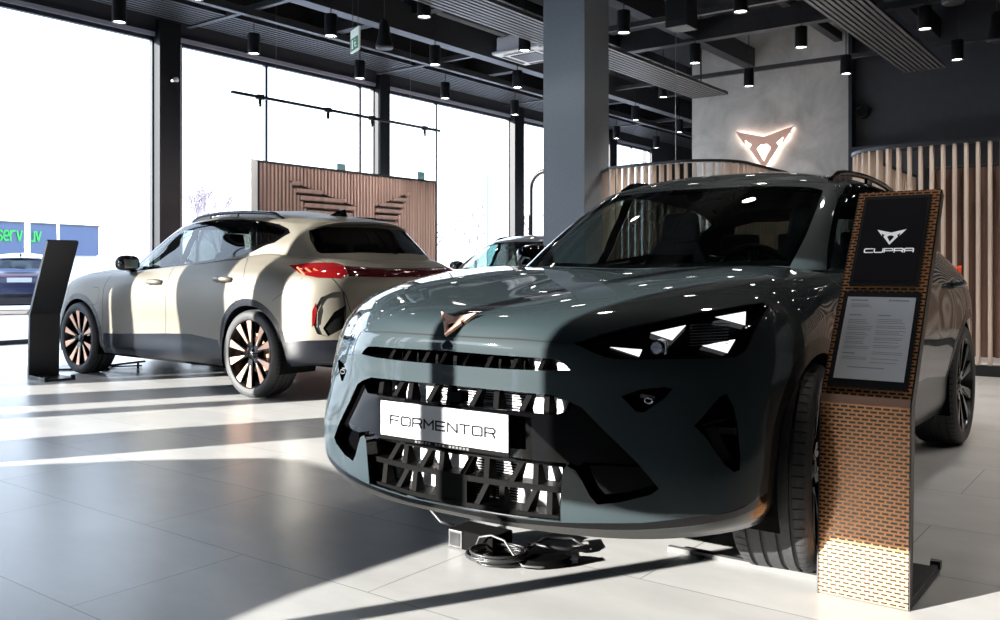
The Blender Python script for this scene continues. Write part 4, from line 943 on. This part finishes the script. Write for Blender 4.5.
# curved slatted partitions
def path_pts(ctrl,step):
    out=[];P=[Vector(c) for c in ctrl];acc=0;out.append((P[0],(P[1]-P[0]).normalized()))
    for a,b in zip(P[:-1],P[1:]):
        l=(b-a).length;dr=(b-a).normalized();s=step-acc
        while s<=l: out.append((a+dr*s,dr)); s+=step
        acc=l-(s-step)
    return out
def partition(ctrl,h,label,step=.10):
    r=root_at('slatted_partition',0,0,0,label=label,cat='slatted screen')
    r.location=W(*ctrl[len(ctrl)//2]); o=Vector(ctrl[len(ctrl)//2])
    mb=MB(); k_=0
    for c,d in path_pts(ctrl,step):
        c=c-o; nrm=Vector((-d.y,d.x)); a=c-d*.014-nrm*.035; b=c+d*.014-nrm*.035; e=c+d*.014+nrm*.035; f_=c-d*.014+nrm*.035
        mb.hexa([(-p.x,p.y,.06) for p in (a,b,e,f_)],[(-p.x,p.y,h-.03) for p in (a,b,e,f_)])
    mb.build('slats','wood',r)
    for nm,z0,z1,w_ in (('top_rail',h-.03,h,.045),('base_rail',0,.10,.05)):
        mb=MB(); P=[Vector(c)-o for c in ctrl]
        vs=[]
        for i,c in enumerate(P):
            d=(P[min(i+1,len(P)-1)]-P[max(i-1,0)]).normalized(); nr=Vector((-d.y,d.x))*w_
            vs+= [(-(c-nr).x,(c-nr).y,z0),(-(c+nr).x,(c+nr).y,z0),(-(c+nr).x,(c+nr).y,z1),(-(c-nr).x,(c-nr).y,z1)]
        m_=len(P); mb.add(vs,[(i*4+j,i*4+(j+1)%4,i*4+4+(j+1)%4,i*4+4+j) for i in range(m_-1) for j in range(4)]+[(0,1,2,3),tuple((m_-1)*4+j for j in (3,2,1,0))])
        mb.build(nm,'stand_black',r)
    return r
def bend(cq,cp,rad,a0,a1,n=12): return [(cq+rad*math.cos(R(a0+(a1-a0)*i/n)),cp+rad*math.sin(R(a0+(a1-a0)*i/n))) for i in range(n+1)]
partition([(5.72,9.75),(5.4,9.38),(5.0,9.30)]+bend(4.5,9.84,.56,-90,-180)[0:]+[(3.94,10.4),(3.94,12.6)],2.22,'pale slatted screen with rounded end, between the column and the logo wall')
partition([(-6,9.5),(-2,9.45)]+bend(2.15,10.05,.60,-90,0)+[(2.75,10.6),(2.75,12.6)],2.22,'long pale slatted screen with rounded end at the right edge')
# things behind the right screen
r=root_at('timber_wall_unit',-1.0,12.4,0,label='brown timber wall unit seen through the right slatted screen',cat='wall unit')
MB().box(-3.6,3.6,0,.3,0,1.78).build('lower_boards','wood_dark',r); MB().box(-3.6,3.6,-.06,.3,1.78,1.84).build('ledge','wood',r); MB().box(-3.6,3.6,.05,.3,1.84,2.9).build('upper_panel','navy',r)
for j,(q,w_) in enumerate(((1.7,.5),(.75,.42))):
    o=root_at('curtain',q,10.9+.1*j,0,label=('brown hanging curtain behind the rounded end of the right screen','brown hanging curtain further right behind the slatted screen')[j],cat='curtain')
    mb=MB(); N_=26; vs=[]
    for i in range(N_+1):
        x=-w_+2*w_*i/N_; vs+=[(x,.05*math.sin(i*1.7),.05),(x,.05*math.sin(i*1.7),2.1)]
    mb.add(vs,[(2*i,2*i+2,2*i+3,2*i+1) for i in range(N_)]); mb.build('cloth','curtain',o,smooth=80); MB().tube([(-w_-.05,0,2.12),(w_+.05,0,2.12)],.012,8).box(-w_-.06,-w_-.03,-.02,.02,0,2.14).box(w_+.03,w_+.06,-.02,.02,0,2.14).build('rail','stand_black',o)
o=root_at('coffee_machine_cabinet',1.15,12.0,0,label='grey cabinet with dark control panel behind the right slatted screen',cat='cabinet')
MB().box(-.35,.35,-.25,.25,0,1.55).build('body','steel_mid',o,bevel=.01); MB().box(-.32,.32,-.262,-.25,1.0,1.5).build('door','slat_alu',o); MB().box(-.2,.2,-.27,-.262,1.2,1.4).build('control_panel','stand_black',o)
# black hoop frame left of the column
o=root_at('hoop_stand',9.19,13.1,0,label='black bent tube stand just left of the grey column',cat='stand')
th=[L(0,0,0),L(0,0,2.43)]+[L(-.32+.32*math.cos(t),.0+0,2.43+.30*math.sin(t)) for t in np.linspace(0,PI/2,8)][1:]+[L(-.9,0,2.73),L(-1.2,0,2.43),L(-1.2,0,0)]
o2=MB().tube(th,.042,10).build('bent_tube','stand_black',o,smooth=50); MB().lathe([(0,0),(.16,0),(.16,.012),(0,.012)],24).build('foot_plate','stand_black',o)

# ------------------------------------------------------------------ display stands
def display_stand(label):
    r=empty('display_stand',label=label,cat='display stand')
    w=.265; V0=Vector((0,0,0)); s1=(.028,.596); s2=(.454,1.256)    # lean: local y back, z up; x across
    def face(name,m,x0,x1,y0,z0,y1,z1,off,t,uvs=False,parent=r):
        d=Vector((0,y1-y0,z1-z0)).normalized(); nrm=Vector((0,-d.z,d.y))
        mb=MB(); pts=[Vector((x0,y0,z0)),Vector((x1,y0,z0)),Vector((x1,y1,z1)),Vector((x0,y1,z1))]
        f_=[p+nrm*(off+t) for p in pts];b_=[p+nrm*off for p in pts]
        mb.hexa(b_,f_); l=Vector((0,y1-y0,z1-z0)).length
        if uvs: mb.uv=[(x0,0),(x1,0),(x1,l),(x0,l)]*2
        return mb.build(name,m,parent)
    face('lower_panel','perf',.004,w-.004,0,.004,s1[0],s1[1]-.012,0,.003,True)
    face('fold_strip','copper_hi',.004,w-.004,s1[0]-.001,s1[1]-.012,s1[0]+.004,s1[1]+.012,.0,.004)
    def up(name,m,a,b,u0,u1,off,t,uvs=False,parent=r):
        e=Vector((0,s2[0]-s1[0],s2[1]-s1[1])); p=Vector((0,s1[0],s1[1]))
        q0=p+e*u0;q1=p+e*u1
        return face(name,m,a*w,b*w,q0.y,q0.z,q1.y,q1.z,off,t,uvs,parent)
    up('upper_panel','perf',.015,.985,.015,1,0,.003,True)
    fr=up('sheet_frame','stand_black',.06,.94,.05,.485,.003,.004)
    sh=up('information_sheet','paper',.115,.89,.085,.46,.007,.001,parent=r)
    e=Vector((0,s2[0]-s1[0],s2[1]-s1[1])); p=Vector((0,s1[0],s1[1])); nrm=Vector((0,-e.z,e.y)).normalized()
    def fn(x,y,t): q=p+e*y+nrm*t; return (x*w,q.y,q.z)
    mb=MB(); random.seed(4)
    def line(a,b,y,h_=.0022): mb.add([fn(a,y,.0086),fn(b,y,.0086),fn(b,y+h_,.0086),fn(a,y+h_,.0086)],[(0,1,2,3)])
    line(.16,.36,.441,.005);line(.62,.82,.441,.005);line(.60,.612,.438,.012)
    for yy,bold in [(.424,0),(.418,0),(.412,0),(.372,1),(.350,0),(.342,0),(.334,0),(.320,0),(.312,0),(.304,0),(.290,0),(.282,0),(.270,0),(.262,0),(.250,0),(.242,0),(.228,0),(.220,0),(.196,1),(.180,0),(.172,0)]:
        line(.17,.17+(.14 if bold else random.uniform(.2,.30)),yy,.004 if bold else .0022)
    for yy,bold in [(.372,1),(.354,0),(.346,0),(.338,0),(.324,0),(.316,0),(.302,0),(.294,0),(.286,0),(.270,0),(.262,0),(.250,0),(.236,0),(.228,0),(.206,0),(.198,0),(.176,0),(.160,0)]:
        line(.50,.50+(.14 if bold else random.uniform(.26,.34)),yy,.004 if bold else .0022)
    line(.25,.66,.135,.0035)
    mb.build('printed_text','text_grey',sh,fix=False)
    sc_=up('screen_bezel','stand_black',.10,.89,.515,.97,.003,.006)
    sr=up('screen','screen',.135,.855,.535,.952,.009,.001)
    k_=.062
    def fl(x,y,t): return fn(.495+x/w*1.0,.755+y/.784,.0102+t)
    mb=emblem(MB(),lambda x,y,t: fl(x,y+.028,t),.045,0,.0008); mb.build('screen_emblem','logo_white',sr)
    mb=MB(); letters(mb,'CUPRA',lambda x,y,t: fl(x,y,t),-.0745,-.062,.0265,.0145,.0045,.0032,0,.0008); mb.build('screen_lettering','logo_white',sr)
    # back box, sides and foot
    mb=MB()
    def sect(y,z,dy,dz): return [(0,y,z),(w,y,z),(w,y+dy,z+dz),(0,y+dy,z+dz)]
    mb.hexa(sect(0,0,.035,0),sect(s1[0]-.0,s1[1],.04,-.012)); mb.hexa(sect(s1[0],s1[1],.04,-.012),sect(s2[0],s2[1],.03,-.018)); mb.build('back_shell','stand_black',r)
    MB().hexa([(0,-.006,0),(.004,-.006,0),(.004,0,0),(0,0,0)],[(0,s1[0]-.006,s1[1]),(.004,s1[0]-.006,s1[1]),(.004,s1[0],s1[1]),(0,s1[0],s1[1])]).build('side_edge','steel_mid',r)
    MB().box(.0,w,.03,.42,.0,.018).box(w-.02,w,.03,.42,.018,.032).build('foot_plate','stand_black',r,bevel=.003)
    for x in (.02,w-.01): MB().lathe([(0,-.015),(.016,-.015),(.016,.015),(0,.015)],14,'x',(x,.405,.03)).build('foot_cap','stand_black',r)
    return r
ds=display_stand('copper perforated stand with screen and printed sheet, in front of the green-grey car')
ds.location=(.975,2.767,0); ds.rotation_euler=(0,0,BR)
d2=copy_tree(ds); d2['label']='black back of a leaning stand before the bronze car at far left'
d2.location=(-4.14,8.42,0); d2.rotation_euler=(0,0,R(227))

# ------------------------------------------------------------------ cars
def orient(o,X,Z,td,z=0):
    t=R(td); o.location=(X,Z,z); o.rotation_euler=(0,0,math.atan2(-math.cos(t),-math.sin(t)))
car=build_car(); orient(car,1.107,4.58,36.3)
tag(car,'grey-green crossover in front, long name plate in its black grille','car')
for ch in kids(car):
    if ch.name.split('.')[0]=='wheel' and ch.location.x>0: ch.rotation_euler.z+=R(9)
silver=copy_tree(car,skip=('lens_cover_',)); orient(silver,-2.42,8.5,128.3); tag(silver,'matte bronze crossover seen from its rear left, copper spokes','car')
for ch in kids(silver):
    if ch.name.split('.')[0]=='wheel' and ch.location.x>0: ch.rotation_euler.z-=R(9)
recolour(silver,{'grey_green_paint':M['bronze'],'machined_alloy':M['copper_hi'],'white_daytime_lamp':M['lamp_grey']})
black=copy_tree(car); orient(black,.376,12.9,36.3); tag(black,'dark car in the gap between the bronze car and the grey column','car')
recolour(black,{'grey_green_paint':M['black_paint']})
suv=copy_tree(car)
for o_ in kids(car):
    if o_.name.split('.')[0]=='side_mirror' and o_.data.vertices[0].co.y<0: o_.location=(-.10,.03,0)
recolour(car,{'machined_alloy':M['rim_dark_machined']}); orient(suv,-12.35,23.3,154,-.10); tag(suv,'dark blue car parked outside behind the black stand, seen from behind','car')
recolour(suv,{'grey_green_paint':M['blue_paint'],'red_lamp_glass':M['lens_dark_red'],'orange_red_lamp_element':M['lens_dark_red'],'white_daytime_lamp':M['lamp_grey']})
for o in kids(suv):
    if o.name.split('.')[0]=='rear_emblem': 
        for s in o.material_slots: s.link='OBJECT'; s.material=M['chrome']
MB().box(-2.225,-2.21,-.26,.26,.80,.91).build('number_plate','plate',suv)
# front name plate of the near car
pl=MB().box(2.172,2.180,-.262,.262,.432,.562).build('number_plate_holder','plastic',car,bevel=.003)
MB().box(2.180,2.183,-.260,.260,.447,.560).build('name_plate','plate',pl,bevel=.002)
mb=MB(); letters(mb,'FORMENTOR',lambda x,y,t:(2.1835+t,x,y),-.214,.487,.037,.027,.0115,.0064,0,.0006,hst=.0052); mb.build('plate_lettering','ink',pl)
mb=MB()
for i in range(16):
    if i in (5,9): continue
    mb.box(2.1802,2.1808,-.11+i*.014,-.101+i*.014,.436,.443)
mb.build('holder_print','slat_alu',pl)

# ------------------------------------------------------------------ on the floor
def rodl(a,b,t): return a+(b-a)*t
o=root_at('wheel_ramp_strip',1.16,2.93,0,rz=R(1),label='thin white metal strip under the near front wheel',cat='metal strip')
MB().box(-.28,.24,-.035,-.031,0,.016).box(-.28,.24,-.031,-.012,.013,.016).build('plate','strip',o); MB().box(-.16,-.14,-.06,-.036,0,.008).build('foot','stand_black',o)
o=empty('charger_box',(-.185,3.22,0),BR,label='small grey-framed black power box under the bumper',cat='power box')
MB().box(0,.20,.0,.12,.0,.068).build('case','under',o,bevel=.006); MB().box(.004,.066,-.004,.0,.004,.066).build('end_frame','slat_alu',o,bevel=.002); MB().box(.012,.058,-.006,-.003,.012,.058).build('end_panel','screen',o)
# coiled cable
random.seed(11)
def coil(name,cx,cy,n,rx,ry,z0,m,label,tilt=0,r=.0045):
    mb=MB(); pts=[]
    for i in range(n*22):
        t=2*PI*i/22; k_=1+.10*math.sin(t*.37+1)+.06*math.sin(t*.91); pts.append((math.cos(t)*rx*k_+.012*math.sin(t*.23),math.sin(t)*ry*k_+.010*math.cos(t*.31),z0+.022*(.5+.5*math.sin(t*.43))+.018*(i/(n*22))))
    mb.tube(pts,r,6); o=mb.build(name,m,smooth='full'); o.location=(cx,cy,0); return tag(o,label,'cable')
c1=coil('coiled_cable',-.005,3.05,9,.092,.08,.008,'cable','black cable coiled on the floor under the front bumper')
mb=MB().tube([(-.085,3.12,.03),(-.07,3.10,.07),(-.03,3.08,.082),(.015,3.06,.07),(.045,3.02,.035),(.075,2.98,.010),(.13,2.965,.010),(.19,2.99,.010)],.004,8); tag(mb.build('white_cable','slat_alu',smooth='full'),'pale grey cable looping over the black coil','cable')
mb=MB().tube([(.08,3.10,.02),(.16,3.22,.03),(.26,3.26,.02),(.30,3.18,.012),(.24,3.12,.02),(.15,3.13,.03),(.10,3.2,.02)],.006,8); tag(mb.build('loose_cable','cable',smooth='full'),'loose black cable end right of the coil','cable')
o=empty('plug_adapter',(.155,3.02,0),R(10),label='dark flat plug adapter lying right of the coil',cat='adapter')
MB().lathe([(0,.0),(.085,.0),(.095,.012),(.08,.026),(0,.030)],24).build('body','plastic',o,smooth=40).scale=(1,.55,1); MB().box(.06,.105,-.02,.02,.004,.024).build('socket_end','stand_black',o,bevel=.003)
mb=MB().tube([(-.33,3.72,.05),(-.36,3.55,.10),(-.28,3.42,.10),(-.22,3.36,.05),(-.17,3.34,.04)],.007,8); tag(mb.build('thick_cable','cable',smooth='full'),'thick black cable arching from car to power box','cable')
# legs of the ramp by the bronze car's front wheel
o=empty('wheel_ramp',(-4.12,8.98,0),R(12),label='low black wheel ramp with thin legs at the bronze front wheel',cat='wheel ramp')
MB().box(-.30,.22,-.08,.30,.0,.02).build('base','stand_black',o); MB().bar((.15,-.06,.03),(.55,.0,.07),.02).bar((.15,.05,.015),(.50,.10,.015),.015).bar((.48,0,.0),(.48,0,.07),.02).build('leg_bar','stand_black',o)
o=empty('rubber_wedge',W(8.36,5.82,0),R(15),label='small black rubber wedge on the floor beneath the bronze car',cat='wedge')
MB().hexa([(-.15,-.06,0),(.15,-.06,0),(.15,.06,0),(-.15,.06,0)],[(-.13,-.03,.05),(.10,-.03,.05),(.10,.03,.05),(-.13,.03,.05)]).build('block','stand_black',o)

# ------------------------------------------------------------------ outdoors
r=empty('roadside_building',(-21.4,48,0),R(63.4),label='low grey-blue building with green lettering outside the left window',cat='building')
MB().box(-16,0,0,8,1.75,3.28).build('facade_band','sign_blue',r); MB().box(-16,0,.15,7.8,-.1,1.75).build('base_wall','white',r)
MB().box(-16,.05,-.05,8.05,3.28,3.35).build('roof_edge','slat_alu',r)
mb=MB(); letters(mb,'serv uv',lambda x,y,t:(x,-.06+t,y),-5.75,2.41,.25,.66,.09,.075,0,.03); mb.build('green_lettering','sign_green',r)
for x in (-14,-10.6,-7.2,-3.8): MB().box(x,x+1.6,.12,.15,.5,1.5).build('window','glass_dark',r)
def pole(x,y,h,r_,label): o=empty('flag_pole',(x,y,-.1),label=label,cat='pole'); MB().tube([(0,0,0),(0,0,h)],[r_,r_*.5],10).build('shaft','white',o,smooth=50); MB().lathe([(0,0),(.2,0),(.2,.05),(0,.05)],14).build('foot','slat_alu',o)
pole(-20.9,39.8,9.0,.14,'white flag pole outside in front of the lettered building')
pole(-21.6,44.0,4.4,.10,'shorter white post just behind the flag pole outside')
o=empty('feather_flag',(-.60,40,-.1),label='pale teal feather flag outside between window posts',cat='flag'); MB().tube([(0,0,0),(0,0,5.3)],.03,8).build('mast','white',o)
MB().add([(0,0,.8),(.45,0,1.0),(.5,.02,4.2),(.25,.01,5.1),(0,0,5.3)],[(0,1,2,3,4)]).build('flag_cloth','ivory',o)
def tree(x,y,h,seed,label):
    random.seed(seed); mb=MB()
    def br(p,d,l,r_,n_):
        q=p+d*l; mb.tube([p,q],[r_,r_*.65],5,caps=False)
        if n_==0: return
        for k_ in range(3 if n_>1 else 4):
            nd=(d+Vector((random.uniform(-.7,.7),random.uniform(-.7,.7),random.uniform(-.05,.5)))).normalized(); br(p+d*l*random.uniform(.6,1),nd,l*random.uniform(.6,.78),r_*.6,n_-1)
    br(Vector((0,0,0)),Vector((0,0,1)),h*.3,h*.016,5)
    o=mb.build('bare_tree','bark',fix=False); o.location=(x,y,-.1); tag(o,label,'tree',group='bare trees outside')
for i,(x,y,h,l) in enumerate([(-19.2,62,7.5,'bare winter tree outside above the black stand'),(-24,66,7,'bare winter tree outside behind the left building'),(-17.5,52,9,'bare winter tree outside right of the left window column'),(-14.6,50,8,'bare winter tree outside left of the fluted wood screen'),(-4.4,58,7.5,'bare winter tree outside right of the fluted wood screen'),(-1.9,70,9,'bare winter tree outside left of the feather flag'),(3.2,66,8,'bare winter tree outside near the grey column')]): tree(x,y,h,40+i,l)
for x,z,l in ((11.56,2.94,'left'),(13.76,2.98,'right')):
    o=B_(bx(MB(),12.385,12.388,x-.12,x+.10,z-.22,z+.02),'window_sticker','ivory'); tag(o,'pale teal sticker on the window, the %s one above the fluted screen'%l,'sticker')

# ------------------------------------------------------------------ light and camera
sc=bpy.context.scene
w=bpy.data.worlds.new('overcast_sky'); sc.world=w; w.use_nodes=True; bg=w.node_tree.nodes['Background']
tc=w.node_tree.nodes.new('ShaderNodeTexCoord'); sx=w.node_tree.nodes.new('ShaderNodeSeparateXYZ'); rp=w.node_tree.nodes.new('ShaderNodeValToRGB')
w.node_tree.links.new(tc.outputs['Generated'],sx.inputs[0]); w.node_tree.links.new(sx.outputs['Z'],rp.inputs[0]); w.node_tree.links.new(rp.outputs[0],bg.inputs[0])
rp.color_ramp.elements[0].color=(.80,.89,1,1); rp.color_ramp.elements[1].color=(.45,.65,1,1); bg.inputs[1].default_value=2.9
l=bpy.data.lights.new('sun','SUN'); l.energy=16.5; l.angle=R(.22); l.color=(1,.955,.89); lo=bpy.data.objects.new('sun',l); link(lo)
el=R(12); az=R(65.2); sd=Vector((-math.sin(az)*math.cos(el),-math.cos(az)*math.cos(el),math.sin(el))); lo.rotation_euler=sd.to_track_quat('Z','Y').to_euler()
cam=bpy.data.cameras.new('camera'); co=bpy.data.objects.new('camera',cam); link(co); co.location=(0,0,.99); co.rotation_euler=(PI/2,0,0)
cam.sensor_width=36; cam.lens=32.4; cam.shift_y=-.04; cam.clip_end=400; sc.camera=co
sc.view_settings.view_transform='Standard'; sc.view_settings.look='None'; sc.view_settings.exposure=.72; sc.view_settings.gamma=1; sc.view_settings.use_curve_mapping=False
sc.cycles.use_denoising=True; sc.cycles.max_bounces=10; sc.cycles.diffuse_bounces=5; sc.cycles.glossy_bounces=5; sc.cycles.transparent_max_bounces=24; sc.cycles.sample_clamp_indirect=6
sc.cycles.caustics_reflective=False; sc.cycles.caustics_refractive=False
